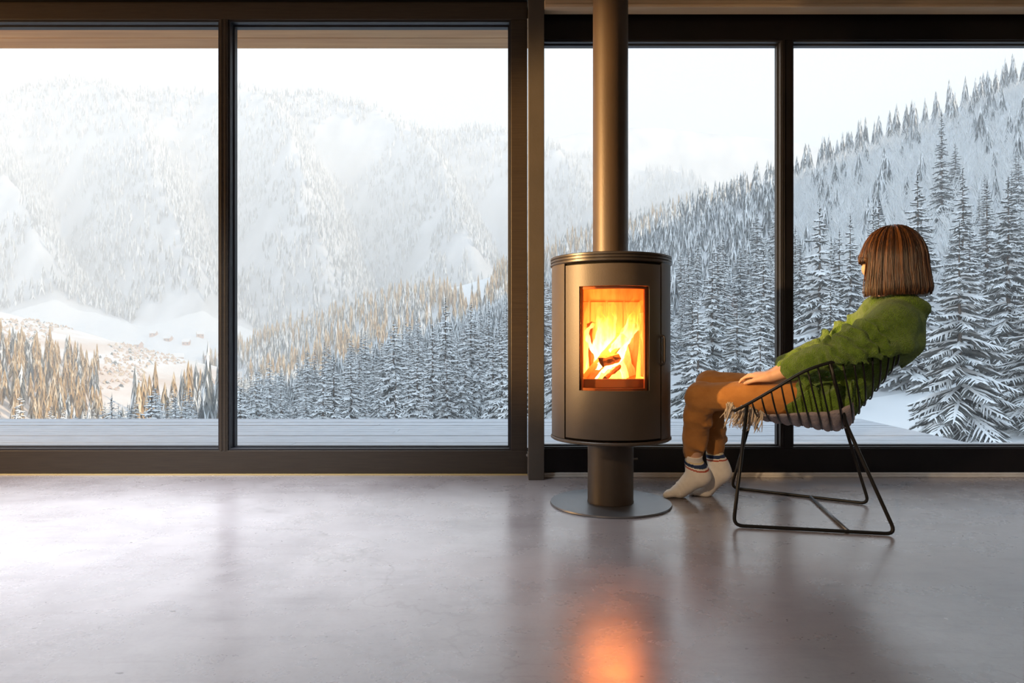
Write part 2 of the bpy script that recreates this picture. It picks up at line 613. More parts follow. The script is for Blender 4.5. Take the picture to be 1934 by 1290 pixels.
MB().lathe([(0, 0.284), (0.252, 0.284), (0.2575, 0.288), (0.2575, 0.294), (0.254, 0.298), (0.10, 0.300), (0, 0.300)], SX, SY, 96).obj('bottom_plate', M_iron, st, smooth=True, auto=True)
pr = [(0, 1.018), (0.248, 1.018)]
for z in (1.022, 1.0345, 1.047):
    pr += [(0.2565, z), (0.2585, z + 0.002), (0.2585, z + 0.008), (0.2565, z + 0.010), (0.2525, z + 0.0102), (0.2525, z + 0.0123)]
pr = pr[:-2] + [(0.250, 1.0585), (0, 1.0585)]
MB().lathe(pr, SX, SY, 96).obj('top_plate', M_iron2, st, smooth=True, auto=True)
R = math.radians
A0, A1 = R(-55), R(45)


def cshell(mb, r0, r1, a0, a1, z0, z1, seg=24, m=0):
    return mb.lathe([(r0, z0), (r1, z0), (r1, z1), (r0, z1)], SX, SY, seg, a0, a1, m, closed_prof=True)


mb = MB()
cshell(mb, 0.244, SR, A1 + R(1.1), A0 + 2 * PI - R(1.1), zb, zt, 80)
mb.obj('body_shell', M_iron, st, smooth=True, auto=True)
GA0, GA1, GZ0, GZ1 = R(-37.6), R(29.2), 0.503, 0.922
mb = MB()
cshell(mb, 0.236, 0.242, A0 - R(6), GA0 - R(1), zb, zt)
cshell(mb, 0.236, 0.242, GA1 + R(1), A1 + R(6), zb, zt)
cshell(mb, 0.236, 0.242, GA0 - R(1), GA1 + R(1), zb, GZ0 - 0.008)
cshell(mb, 0.236, 0.242, GA0 - R(1), GA1 + R(1), GZ1 + 0.006, zt)
mb.obj('gap_backing', M_gapblack, st, smooth=True, auto=True)  # near-black backing added behind the door to darken its gaps and stop light leaks
mb = MB()
d0, d1 = A0 + R(1.1), A1 - R(1.1)
r0, r1 = 0.246, SR + 0.001
n1, n2, n3 = 10, 40, 10
cols = list(np.linspace(d0, GA0, n1)) + list(np.linspace(GA0, GA1, n2))[1:] + list(np.linspace(GA1, d1, n3))[1:]
rows = [zb + 0.008, GZ0, GZ1, zt - 0.012]
V, F = [], []
for r in (r0, r1):
    for z in rows:
        for a in cols:
            V.append((SX + r * math.sin(a), SY - r * math.cos(a), z))
nc = len(cols)


def vi(l, q, i):
    return (l * 4 + q) * nc + i


hole = set(range(n1 - 1, n1 + n2 - 2))
for q in range(3):
    for i in range(nc - 1):
        if q == 1 and i in hole:
            continue
        F.append((vi(1, q, i), vi(1, q, i + 1), vi(1, q + 1, i + 1), vi(1, q + 1, i)))
        F.append((vi(0, q, i), vi(0, q + 1, i), vi(0, q + 1, i + 1), vi(0, q, i + 1)))
for i in range(nc - 1):
    F.append((vi(0, 0, i), vi(0, 0, i + 1), vi(1, 0, i + 1), vi(1, 0, i)))
    F.append((vi(0, 3, i + 1), vi(0, 3, i), vi(1, 3, i), vi(1, 3, i + 1)))
    if i in hole:
        F.append((vi(1, 1, i), vi(1, 1, i + 1), vi(0, 1, i + 1), vi(0, 1, i)))
        F.append((vi(0, 2, i), vi(0, 2, i + 1), vi(1, 2, i + 1), vi(1, 2, i)))
for q in range(3):
    F.append((vi(0, q, 0), vi(1, q, 0), vi(1, q + 1, 0), vi(0, q + 1, 0)))
    F.append((vi(1, q, nc - 1), vi(0, q, nc - 1), vi(0, q + 1, nc - 1), vi(1, q + 1, nc - 1)))
a, c = n1 - 1, n1 + n2 - 2
F.append((vi(1, 1, a), vi(0, 1, a), vi(0, 2, a), vi(1, 2, a)))
F.append((vi(0, 1, c), vi(1, 1, c), vi(1, 2, c), vi(0, 2, c)))
door = obj('door', V, F, M_iron, st, smooth=True, auto=True)
mb = MB()
cshell(mb, 0.2435, 0.2475, GA0 - R(1.2), GA1 + R(1.2), GZ0 - 0.006, GZ1 + 0.006, 40)
mb.obj('door_glass', M_fglass, door, smooth=True, auto=True)
# reddish gasket just inside the glass
mb = MB()
M_gask = mat('rusty_gasket', (0.35, 0.10, 0.03), 0.6)
cshell(mb, 0.232, 0.241, GA0, GA0 + R(1.6), GZ0, GZ1)
cshell(mb, 0.232, 0.241, GA1 - R(3.0), GA1, GZ0, GZ1)
cshell(mb, 0.232, 0.241, GA0, GA1, GZ0, GZ0 + 0.010, 40)
cshell(mb, 0.232, 0.241, GA0, GA1, GZ1 - 0.012, GZ1, 40)
mb.obj('gasket', M_gask, door, smooth=True, auto=True)
ha = R(44.2)
hp = lambda r, z, a=ha: (SX + r * math.sin(a), SY - r * math.cos(a), z)
mb = MB().tube(fillet([hp(0.250, 0.722), hp(0.272, 0.722), hp(0.272, 0.608), hp(0.250, 0.608)], 0.010), 0.0052, 8)
mb.tube([hp(0.272, 0.712), hp(0.272, 0.618)], 0.0075, 10)
mb.obj('handle', M_iron2, door, smooth=True, auto=True)
# firebox: lining panels, floor, log guard
mb = MB()
ly = SY + 0.135
mb.box(SX - 0.175, SX + 0.165, ly, ly + 0.02, 0.50, 0.98)
for sx, s in ((SX - 0.175, -1), (SX + 0.150, 1)):
    mb.box(sx, sx + 0.02, SY - 0.155, ly, 0.50, 0.98)
mb.box(SX - 0.175, SX + 0.165, SY - 0.165, ly, 0.49, 0.515)
mb.box(SX - 0.175, SX + 0.165, SY - 0.120, ly, 0.965, 0.985)
for k in range(4):   # raised staves of the back lining
    x = SX - 0.15 + k * 0.078
    mb.box(x, x + 0.07, ly - 0.006, ly, 0.52, 0.88)
mb.obj('firebox_lining', M_lining, st, bevel=0.003)
mb = MB().box(SX - 0.168, SX + 0.160, SY - 0.178, SY - 0.166, 0.512, 0.548)
mb.obj('log_guard', mat('hot_steel_bar', (0.30, 0.10, 0.03), 0.6), st, bevel=0.002)
mb = MB()
mb.lathe([(0.070, 1.058), (0.0755, 1.058), (0.0755, CEIL - 0.002), (0.070, CEIL - 0.002)], SX, SY, 64, closed_prof=True)
mb.lathe([(0.0755, 2.292), (0.0768, 2.293), (0.0768, 2.297), (0.0755, 2.298)], SX, SY, 64, closed_prof=True)
mb.obj('flue_pipe', M_flue, st, smooth=True, auto=True)

# ---- logs: split wedges with bark
M_wood = mat('split_wood', (0.80, 0.60, 0.36), 0.85, var=(0.66, 0.42, 0.20), scale=5, stretch=(10, 10, 1), bump=0.3, bscale=30)
M_bark = mat('charred_bark', (0.22, 0.11, 0.05), 0.9, var=(0.36, 0.20, 0.09), scale=18)
M_coal = mat('charred_end', (0.05, 0.02, 0.012), 0.9)


def log(p, q, r, roll, seed, label, dark_end=False):
    p, q = np.asarray(p, float), np.asarray(q, float)
    rg = np.random.default_rng(seed)
    L = np.linalg.norm(q - p)
    z = (q - p) / L
    x = unit(np.cross(z, [0.2, 1, 0.1]))
    y = np.cross(z, x)
    prof = [(0, -0.15), (0.55, -0.95), (0.95, -0.45), (1.0, 0.1), (0.8, 0.62), (0.3, 0.98), (-0.25, 0.9)]
    k = len(prof)
    V, F, M = [], [], []
    S = 9
    for i in range(S):
        t = i / (S - 1)
        sc = 1 + rg.normal() * 0.03
        tw = roll + 0.10 * t
        for (a, b) in prof:
            a, b = a * r * sc + rg.normal() * 0.0015, b * r * sc + rg.normal() * 0.0015
            ca, sa = math.cos(tw), math.sin(tw)
            V.append(p + z * (L * t + rg.normal() * 0.003 * (i in (0, S - 1))) + x * (a * ca - b * sa) + y * (a * sa + b * ca))
    for i in range(S - 1):
        for j in range(k):
            j2 = (j + 1) % k
            F.append((i * k + j, i * k + j2, (i + 1) * k + j2, (i + 1) * k + j))
            M.append(1 if 2 <= j <= 3 else 0)
    F.append(tuple(range(k))[::-1])
    M.append(2 if dark_end else 0)
    F.append(tuple((S - 1) * k + j for j in range(k)))
    M.append(0)
    # local frame with z along the log so the grain runs lengthwise
    c = (p + q) / 2
    Rm = np.stack([x, y, z], 1)
    Vl = (np.asarray(V) - c) @ Rm
    me = build_mesh('firewood_log', Vl, F, [M_wood, M_bark, M_coal], M)
    o = bpy.data.objects.new('firewood_log', me)
    C.objects.link(o)
    from mathutils import Matrix
    o.matrix_world = Matrix([[*Rm[0], c[0]], [*Rm[1], c[1]], [*Rm[2], c[2]], [0, 0, 0, 1]])
    bv = o.modifiers.new('bevel', 'BEVEL')
    bv.width = 0.002
    bv.segments = 2
    return tag(o, label, 'firewood', 'logs burning in the stove')


log(at(1108, 712, 2.83), at(1176, 632, 2.89), 0.030, 3.5, 1, 'pale split log leaning from lower left up across the fire')
log(at(1186, 712, 2.86), at(1164, 632, 2.98), 0.032, 4.0, 2, 'pale split log standing right of centre behind the short log')
log(at(1134, 686, 2.815), at(1166, 676, 2.86), 0.021, 1.1, 3, 'short log lying in front with a charred dark end', True)
log(at(1140, 712, 2.83), at(1166, 690, 2.86), 0.018, 2.6, 4, 'small glowing log lying low under the short log', True)
log(at(1188, 712, 2.90), at(1198, 612, 2.97), 0.027, 4.4, 5, 'tall split log leaning on the right wall of the firebox')
log(at(1214, 710, 2.86), at(1213, 590, 2.92), 0.015, 4.0, 6, 'narrow upright log against the right edge of the stove glass')
log(at(1104, 712, 2.88), at(1106, 618, 2.95), 0.022, 5.2, 7, 'upright log at the left edge of the stove glass')
log(at(1124, 712, 2.95), at(1118, 612, 3.04), 0.022, 0.9, 8, 'upright log behind at the left of the flames')


def flame_material():
    m = bpy.data.materials.new('flame')
    m.use_nodes = True
    nt = m.node_tree
    nt.nodes.remove(nt.nodes['Principled BSDF'])
    tc = nd(nt, 'ShaderNodeTexCoord')
    sp_ = nd(nt, 'ShaderNodeSeparateXYZ')
    nt.links.new(tc.outputs['Object'], sp_.inputs[0])
    mp = nd(nt, 'ShaderNodeMapping')
    mp.inputs['Scale'].default_value = (1, 1, 0.35)
    nt.links.new(tc.outputs['Object'], mp.inputs['Vector'])
    ns = nd(nt, 'ShaderNodeTexNoise')
    setin(ns, Scale=34.0, Detail=3.0)
    nt.links.new(mp.outputs['Vector'], ns.inputs['Vector'])
    hz = nd(nt, 'ShaderNodeMapRange')
    setin(hz, From_Min=0.0, From_Max=0.30, To_Min=-0.45, To_Max=0.55)
    nt.links.new(sp_.outputs['Z'], hz.inputs['Value'])
    lw = nd(nt, 'ShaderNodeMath', operation='ADD')
    nt.links.new(hz.outputs['Result'], lw.inputs[0])
    nt.links.new(ns.outputs['Fac'], lw.inputs[1])
    r = nd(nt, 'ShaderNodeValToRGB')
    el = r.color_ramp.elements
    el[0].position, el[0].color = 0.0, (1.0, 0.68, 0.36, 1)
    el[1].position, el[1].color = 0.8, (1.0, 0.22, 0.02, 1)
    nt.links.new(lw.outputs[0], r.inputs['Fac'])
    e = nd(nt, 'ShaderNodeEmission')
    e.inputs['Strength'].default_value = 8.0
    nt.links.new(r.outputs['Color'], e.inputs['Color'])
    t = nd(nt, 'ShaderNodeBsdfTransparent')
    mr = nd(nt, 'ShaderNodeMapRange')
    setin(mr, From_Min=0.15, From_Max=0.85, To_Min=0.10, To_Max=0.96)
    nt.links.new(lw.outputs[0], mr.inputs['Value'])
    mx = nd(nt, 'ShaderNodeMixShader')
    nt.links.new(mr.outputs['Result'], mx.inputs[0])
    nt.links.new(e.outputs[0], mx.inputs[1])
    nt.links.new(t.outputs[0], mx.inputs[2])
    nt.links.new(mx.outputs[0], nt.nodes['Material Output'].inputs['Surface'])
    return m


lo = np.minimum(at(1090, 722, 2.80), at(1225, 550, 3.05)) - 0.01
hi = np.maximum(at(1225, 545, 2.80), at(1225, 545, 3.05)) + 0.01
fl = Field(lo, hi, 0.0028)
T = [([(1136, 690), (1130, 655), (1140, 620), (1132, 595), (1137, 578)], [.014, .021, .022, .012, .002], 2.90),
     ([(1150, 690), (1152, 655), (1150, 620), (1157, 592), (1160, 566)], [.015, .024, .024, .014, .002], 2.92),
     ([(1146, 660), (1144, 625), (1151, 600), (1148, 574)], [.02, .024, .013, .002], 2.94),
     ([(1140, 700), (1158, 665), (1178, 640), (1193, 612), (1200, 590), (1214, 568)], [.008, .018, .022, .018, .011, .002], 2.87),
     ([(1172, 655), (1186, 632), (1193, 605), (1190, 580), (1197, 562)], [.014, .019, .016, .009, .002], 2.91),
     ([(1190, 632), (1203, 612), (1207, 590), (1208, 574)], [.012, .013, .008, .002], 2.89),
     ([(1120, 665), (1110, 640), (1112, 622), (1122, 612)], [.004, .005, .005, .002], 2.87),
     ([(1126, 712), (1130, 700), (1134, 684)], [.007, .010, .004], 2.83),
     ([(1160, 690), (1172, 672), (1180, 655)], [.008, .012, .006], 2.88)]
for pts, rr, y in T:
    P = catmull([at(a, b_, y + 0.012 * math.sin(i)) for i, (a, b_) in enumerate(pts)], 4)
    rad = np.interp(np.linspace(0, 1, len(P)), np.linspace(0, 1, len(rr)), rr)
    fl.chain(P, rad, k=0.010, lat=(0, 1, 0), sq=0.8)
fl.displace(lambda P: 0.0045 * vnoise(P * np.array([70, 70, 28]), 3), 0.02)
V, Q = fl.mesh(1)
o = obj('fire', V, Q, flame_material(), None, loc=at(1150, 700, 2.9), smooth=True)
tag(o, 'bright yellow and orange flames rising from the logs in the stove', 'fire', kind='stuff')
# glowing embers under the logs
mb = MB()
rg = np.random.default_rng(4)
for k in range(90):
    c = np.array([SX + rg.uniform(-0.11, 0.11), SY + rg.uniform(-0.13, 0.09), 0.528])
    r = rg.uniform(0.005, 0.012)
    v = c + rg.normal(size=(6, 3)) * r * np.array([1, 1, 0.8])
    v = c + np.array([[r, 0, 0], [-r, 0, 0], [0, r, 0], [0, -r, 0], [0, 0, r], [0, 0, -r]]) * rg.uniform(0.6, 1.2, (6, 1))
    mb.add(v, [(0, 2, 4), (2, 1, 4), (1, 3, 4), (3, 0, 4), (2, 0, 5), (1, 2, 5), (3, 1, 5), (0, 3, 5)], int(rg.random() < 0.5))
o = mb.obj('embers', [emit('ember_glow', (1.0, 0.25, 0.04), 4.0), M_coal])
tag(o, 'glowing embers under the burning logs', 'embers', kind='stuff')

# ================================================================== the wire chair
CO = np.array([1.204, 2.813])
CF = np.array([-0.918, 0.396])      # the way the chair faces
CR = np.array([0.396, 0.918])       # the sitter's right, away from the camera
LAT = np.array([CR[0], CR[1], 0])
FWD = np.array([CF[0], CF[1], 0])


def L(u, v, z):
    p = CO + u * CF + v * CR
    return np.array([p[0], p[1], z])


def pv(px, py, v):
    """point on the photograph's ray at sideways offset v from the chair's middle plane"""
    r = (px - 967) / FPX
    u = (r * (CO[1] + v * CR[1]) - CO[0] - v * CR[0]) / (CF[0] - r * CF[1])
    p = CO + u * CF + v * CR
    return np.array([p[0], p[1], CAM_Z + (645 - py) / FPX * p[1]])


def mirror(p):
    d = p[:2] - CO
    u, v = d @ CF, d @ CR
    return L(u, -v, p[2])


M_wire = mat('black_powder_coated_wire', (0.008, 0.008, 0.008), 0.38, 0.0, spec=0.3)
M_wire2 = mat('grey_worn_bar', (0.16, 0.17, 0.19), 0.35, 0.7)
ch = empty('wire_chair', L(0, 0, 0))
tag(ch, 'black wire lounge chair on sled legs carrying the seated person', 'chair')
rim_px = [(1389, 775, -.335), (1411, 764, -.340), (1465, 733, -.342), (1518, 702, -.335), (1567, 685, -.318), (1612, 677, -.295), (1655, 669, -.262), (1692, 663, -.205)]
rim_near = np.array([pv(*q) for q in rim_px])
back_mid = pv(1703, 656, 0.0)
rim_far = np.array([mirror(p) for p in rim_near])
bk1 = (rim_near[-1] + back_mid) / 2 + FWD * -0.018
bk2 = mirror(bk1)
side = catmull(np.vstack([rim_near, bk1, back_mid, bk2, rim_far[::-1]]), 6)
fr_n, fr_f = rim_near[0], rim_far[0]
front = np.array([fr_f + FWD * 0.012 + (fr_n - fr_f) * 0.06 + [0, 0, -0.004], (fr_f + fr_n) / 2 + FWD * 0.016 + [0, 0, -0.030], fr_n + FWD * 0.012 + (fr_f - fr_n) * 0.06 + [0, 0, -0.004]])
loop = np.vstack([side, catmull(front, 5)])
MB().tube(loop, 0.0058, 8, closed=True).obj('rim', M_wire, ch, smooth=True)
fl_nf, fl_nb = at(1385, 997, 2.57), at(1692, 1013, 2.455)
fl_ff, fl_fb = at(1381, 922, 3.235), at(1641, 956, 2.915)
for p in (fl_nf, fl_nb, fl_ff, fl_fb):
    p[2] = 0.0075
top_nf, jn, top_nb = pv(1411, 766, -.338), pv(1599, 803, -.215), pv(1567, 686, -.318)
for name, (a, b_, c_, d_, e_) in (('n', (top_nf, fl_nf, fl_nb, jn, top_nb)), ('f', (mirror(top_nf), fl_ff, fl_fb, mirror(jn), mirror(top_nb)))):
    pth = fillet([a, b_, c_, d_, e_], 0.035, 7)
    MB().tube(pth, 0.0068, 10).obj('leg_frame', M_wire, ch, smooth=True)
MB().tube([fl_nf * 0.28 + fl_nb * 0.72, fl_ff * 0.40 + fl_fb * 0.60], 0.0062, 8).obj('cross_bar', M_wire2, ch, smooth=True)
MB().tube([jn, (jn + mirror(jn)) / 2 + [0, 0, -0.03], mirror(jn)], 0.0058, 8).obj('seat_brace', M_wire, ch, smooth=True)

rimx = [1420, 1437.6, 1456, 1475, 1492, 1507, 1525, 1544, 1570, 1590, 1611, 1628, 1647, 1663, 1679, 1690, 1697]
botp = [(1442, 787), (1460, 792), (1478, 795.5), (1497, 799), (1516, 801.5), (1533, 804.5), (1553, 808.5), (1570, 811), (1590, 808), (1609, 797), (1620, 780), (1630, 765), (1641, 753), (1652, 738), (1663, 724), (1675, 708), (1687, 692)]
fine = catmull(rim_near, 20)
fpx = fine[:, 0] / fine[:, 1] * FPX + 967
RIB = []


def rib_point(k, phi, lift=0.0):
    """k may be fractional"""
    x = np.interp(k, range(17), rimx)
    bp = (np.interp(k, range(17), [b_[0] for b_ in botp]), np.interp(k, range(17), [b_[1] for b_ in botp]))
    i = np.searchsorted(fpx, x)
    i = min(max(i, 1), len(fine) - 1)
    t = (x - fpx[i - 1]) / (fpx[i] - fpx[i - 1])
    rp = fine[i - 1] * (1 - t) + fine[i] * t
    bo = pv(bp[0], bp[1], 0.0)
    d = rp[:2] - CO
    ru, rv, rz = d @ CF, -(d @ CR), rp[2]
    d = bo[:2] - CO
    bu, bz = d @ CF, bo[2]
    sn = max(math.sin(phi), 0.0) ** 0.72
    u = ru + (bu - ru) * sn
    z = rz + (bz - rz) * sn
    v = -rv * math.cos(phi)
    if lift:
        # towards the inside of the bowl
        n = np.array([ru - bu, 0, rz - bz])
        n = n / (np.linalg.norm(n) + 1e-9)
        w = math.sin(phi)
        return L(u + lift * n[0] * w, v + lift * math.cos(phi) * 0.9, z + lift * n[2] * w)
    return L(u, v, z)


for k in range(17):
    P = np.array([rib_point(k, f) for f in np.linspace(0, PI, 33)])
    MB().tube(P, 0.0033, 6).obj('wire_rib', M_wire, ch, smooth=True)
# ---- seat pad lying in the bowl
M_pad = mat('lilac_grey_fleece', (0.38, 0.32, 0.33), 0.95, var=(0.29, 0.245, 0.26), scale=25, bump=0.6, bscale=90, sheen=0.4)
ks = np.linspace(-0.45, 9.3, 80)
ph = np.linspace(R(34), R(146), 29)
V, F = [], []
for side_ in (0, 1):
    for k in ks:
        for f in ph:
            ed = min(1.0, 5 * min((f - ph[0]) / (ph[-1] - ph[0]), (ph[-1] - f) / (ph[-1] - ph[0])))
            ek = min(1.0, 2.2 * min(k + 0.45, 9.3 - k))
            if side_ == 0:
                lift = 0.004 - 0.012 * abs(math.sin(PI * k)) ** 0.7 * min(ed, ek + 0.3)
            else:
                lift = 0.006 + 0.018 * math.sqrt(max(ed * ek, 0.0)) + 0.004 * abs(math.sin(PI * k))
            V.append(rib_point(k, f, lift))
a, b_ = len(ks), len(ph)
for i in range(a - 1):
    for j in range(b_ - 1):
        F.append((i * b_ + j, i * b_ + j + 1, (i + 1) * b_ + j + 1, (i + 1) * b_ + j))
        o_ = a * b_
        F.append((o_ + i * b_ + j, o_ + (i + 1) * b_ + j, o_ + (i + 1) * b_ + j + 1, o_ + i * b_ + j + 1))
for i in range(a - 1):
    for j in (0, b_ - 1):
        q = (i * b_ + j, (i + 1) * b_ + j, a * b_ + (i + 1) * b_ + j, a * b_ + i * b_ + j)
        F.append(q if j == 0 else q[::-1])
for j in range(b_ - 1):
    for i in (0, a - 1):
        q = (i * b_ + j, i * b_ + j + 1, a * b_ + i * b_ + j + 1, a * b_ + i * b_ + j)
        F.append(q[::-1] if i == 0 else q)
pad = obj('seat_pad', V, F, M_pad, loc=L(0.05, 0, 0.38), smooth=True)
tag(pad, 'lilac grey fleece seat pad with a fringed front edge lying in the wire chair', 'cushion')
M_fringe = mat('cream_fringe', (0.62, 0.52, 0.40), 0.95, var=(0.50, 0.42, 0.33), scale=30)
mb = MB()
rg = np.random.default_rng(11)
tas = [(1372, 772, -.21), (1380, 776, -.25), (1388, 778, -.29), (1396, 780, -.30), (1404, 782, -.30), (1412, 780, -.28), (1420, 786, -.28), (1428, 788, -.28), (1395, 782, -.2), (1408, 784, -.15), (1388, 779, -.1)]
for (a_, b2, v) in tas:
    base = pv(a_, b2, v)
    base0 = base + np.array([0.012, 0.0, 0.018]) + rg.normal(size=3) * 0.004
    nfl = 9
    ln = rg.uniform(0.040, 0.066)
    lean = rg.normal(size=2) * 0.010
    for q in range(nfl):
        s0 = base0 + rg.normal(size=3) * np.array([.006, .006, .004])
        e = base + np.array([lean[0] + rg.normal() * .011, lean[1] + rg.normal() * .011, -ln * rg.uniform(.75, 1.1)])
        m_ = (s0 + e) / 2 + rg.normal(size=3) * .006
        mb.tube(catmull([s0, m_, e], 4), np.linspace(.0034, .0012, 9), 5)
mb.obj('fringe', M_fringe, pad, smooth=True)

# height of the bowl's inside over (u, v), used to keep clothes out of the wires
_u0, _v0, _g = -0.50, -0.36, 0.006
_nu, _nv = int(0.90 / _g), int(0.72 / _g)
BOWL = np.full((_nu, _nv), -1.0)
for k in np.linspace(0, 16, 260):
    for f_ in np.linspace(0.02, PI - 0.02, 170):
        p = rib_point(k, f_)
        d = p[:2] - CO
        iu, iv = int((d @ CF - _u0) / _g), int((d @ CR - _v0) / _g)
        if 0 <= iu < _nu and 0 <= iv < _nv:
            BOWL[iu, iv] = max(BOWL[iu, iv], p[2] + (0.022 if k < 9.3 and R(34) < f_ < R(146) else 0.006))
for _ in range(4):
    for sh_ in ((1, 0), (-1, 0), (0, 1), (0, -1)):
        rl = np.roll(BOWL, sh_, (0, 1))
        BOWL = np.where(BOWL < 0, rl, BOWL)


def above_bowl(f):
    idx = np.nonzero(f.f < 0.03)
    P = f.lo + f.h * np.stack(idx, 1)
    u = (P[:, :2] - CO) @ CF
    v = (P[:, :2] - CO) @ CR
    iu = np.clip(((u - _u0) / _g).astype(int), 0, _nu - 1)
    iv = np.clip(((v - _v0) / _g).astype(int), 0, _nv - 1)
    zb_ = BOWL[iu, iv]
    ok = zb_ > 0
    d = (zb_ - P[:, 2]) * 0.7
    f.f[idx] = np.where(ok, np.maximum(f.f[idx], d), f.f[idx])
    return f


# ================================================================== the person
PJ = dict(hipL=pv(1556, 752, -.09), hipR=pv(1556, 744, .09), kneeL=pv(1323, 750, -.06), kneeR=pv(1341, 727, .11),
          ankL=pv(1309, 880, .045), ankR=pv(1350, 868, .135))
PJ['pel'] = pv(1578, 742, 0)
PJ['waist'] = pv(1628, 690, 0)
PJ['chest'] = pv(1670, 634, 0)
PJ['neck'] = pv(1702, 578, 0)
PJ['shL'] = pv(1686, 608, -.165)
PJ['shR'] = pv(1662, 594, .165)
PJ['elL'] = pv(1606, 656, -.275)
PJ['elR'] = pv(1586, 646, .25)
PJ['wrL'] = pv(1456, 711, -.165)
PJ['wrR'] = pv(1470, 700, .075)
for s, (bx, by, hx, hy, tx, ty, v) in (('L', (1285, 927, 1330, 899, 1262, 930, .045)), ('R', (1333, 928, 1368, 890, 1308, 929, .135))):
    PJ['ball' + s] = pv(bx, by, v)
    PJ['heel' + s] = pv(hx, hy, v)
    PJ['toe' + s] = pv(tx, ty, v - .012)
    PJ['ball' + s][2] = max(PJ['ball' + s][2], 0.022)
    PJ['toe' + s][2] = 0.017
HC = pv(1680, 492, 0.0)                       # middle of the skull
FD = np.array([math.cos(R(121)), math.sin(R(121)), 0])      # the way the face looks
FL = np.array([-FD[1], FD[0], 0])             # the head's left
UP = np.array([0, 0, 1.0])
HA = [FD, FL, UP]


def hd(f, l, z):
    return HC + FD * f + FL * l + UP * z


M_skin = mat('skin', (0.70, 0.42, 0.27), 0.5, var=(0.64, 0.36, 0.22), scale=14, sss=0.08, bump=0.05, bscale=150)
M_lip = mat('lips', (0.48, 0.18, 0.15), 0.4)
M_eye = mat('eye_white', (0.75, 0.73, 0.70), 0.2)
M_dark = mat('dark_iris_and_lash', (0.02, 0.012, 0.008), 0.3)


def foot(fd, s, grow):
    a, h, b, t = PJ['ank' + s], PJ['heel' + s], PJ['ball' + s], PJ['toe' + s]
    fd.cap(a + UP * 0.02, h + (b - h) * 0.10 + UP * 0.004, 0.031 + grow, 0.029 + grow, k=0.03)
    fd.cap(h + (b - h) * 0.02, h + (b - h) * 0.15, 0.027 + grow, 0.026 + grow, k=0.02)
    for q in (-1, 1):
        o1 = LAT * 0.014 * q
        fd.cap(h + (b - h) * 0.2 + o1 * 0.4 + UP * 0.006, b + o1, 0.027 + grow, 0.0195 + grow, k=0.025)
        fd.cap(a * 0.55 + h * 0.45 + o1 * 0.3, b + o1 * 0.6 + UP * 0.006, 0.027 + grow, 0.018 + grow, k=0.03)
        fd.cap(b + o1, t + o1 * 0.75 - LAT * 0.0, 0.0185 + grow, 0.0125 + grow, k=0.012)
    for q in range(5):
        oo = LAT * (0.026 - 0.013 * q) * (1 if s == 'R' else -1)
        rr = (.0105, .0085, .008, .0075, .007)[q]
        fd.cap(b + (t - b) * 0.6 + oo * 0.8, t + (t - b) * (0.10 - 0.11 * q / 2) + oo, rr + grow, rr + grow * 0.8, k=0.008)


def hand(fd, w, d, up, thumb_side, sc=1.0):
    """palm-down relaxed hand: w wrist, d forward, up the back of the hand"""
    d = unit(d)
    lat = unit(np.cross(d, up)) * thumb_side      # towards the thumb
    up = unit(np.cross(lat, d)) * thumb_side
    if up[2] < 0:
        up = -up
    kn = []
    for i, (o1, f, z) in enumerate(((0.029, 0.076, 0.008), (0.010, 0.081, 0.012), (-0.010, 0.077, 0.010), (-0.028, 0.069, 0.005))):
        kpt = w + (d * f + lat * o1 + up * z) * sc
        kn.append(kpt)
        fd.cap(w + lat * o1 * 0.45 * sc + up * 0.002, kpt, 0.0155 * sc, 0.0105 * sc, k=0.014)
    fd.cap(w + (lat * 0.014 + d * 0.02 - up * 0.006) * sc, w + (lat * 0.024 + d * 0.045 - up * 0.006) * sc, 0.013 * sc, 0.012 * sc, k=0.012)
    fd.cap(w + (-lat * 0.018 + d * 0.012 - up * 0.008) * sc, w + (-lat * 0.022 + d * 0.05 - up * 0.004) * sc, 0.013 * sc, 0.011 * sc, k=0.012)
    for i, kpt in enumerate(kn):
        ln = (0.040, 0.045, 0.041, 0.031)[i] * sc
        sp = lat * (0.22, 0.06, -0.10, -0.28)[i]
        dirs = [unit(d * 1.0 - up * 0.10 + sp), unit(d * 0.86 - up * 0.42 + sp), unit(d * 0.72 - up * 0.62 + sp)]
        r0_ = (0.0082, 0.0084, 0.0080, 0.0071)[i] * sc
        p0 = kpt
        for j, (dd, fl_, r_) in enumerate(zip(dirs, (1.0, 0.62, 0.48), (1.0, 0.92, 0.82))):
            p1 = p0 + dd * ln * fl_
            fd.cap(p0, p1, r0_ * r_, r0_ * (r_ - 0.08), k=0.003)
            p0 = p1
    t0 = w + (lat * 0.020 + d * 0.022 - up * 0.004) * sc
    t1 = t0 + (lat * 0.022 + d * 0.030 - up * 0.004) * sc
    t2 = t1 + (lat * 0.012 + d * 0.028 - up * 0.006) * sc
    t3 = t2 + (lat * 0.004 + d * 0.022 - up * 0.006) * sc
    fd.cap(t0, t1, 0.0135 * sc, 0.0105 * sc, k=0.010).cap(t1, t2, 0.0105 * sc, 0.0092 * sc, k=0.003).cap(t2, t3, 0.0092 * sc, 0.0074 * sc, k=0.003)


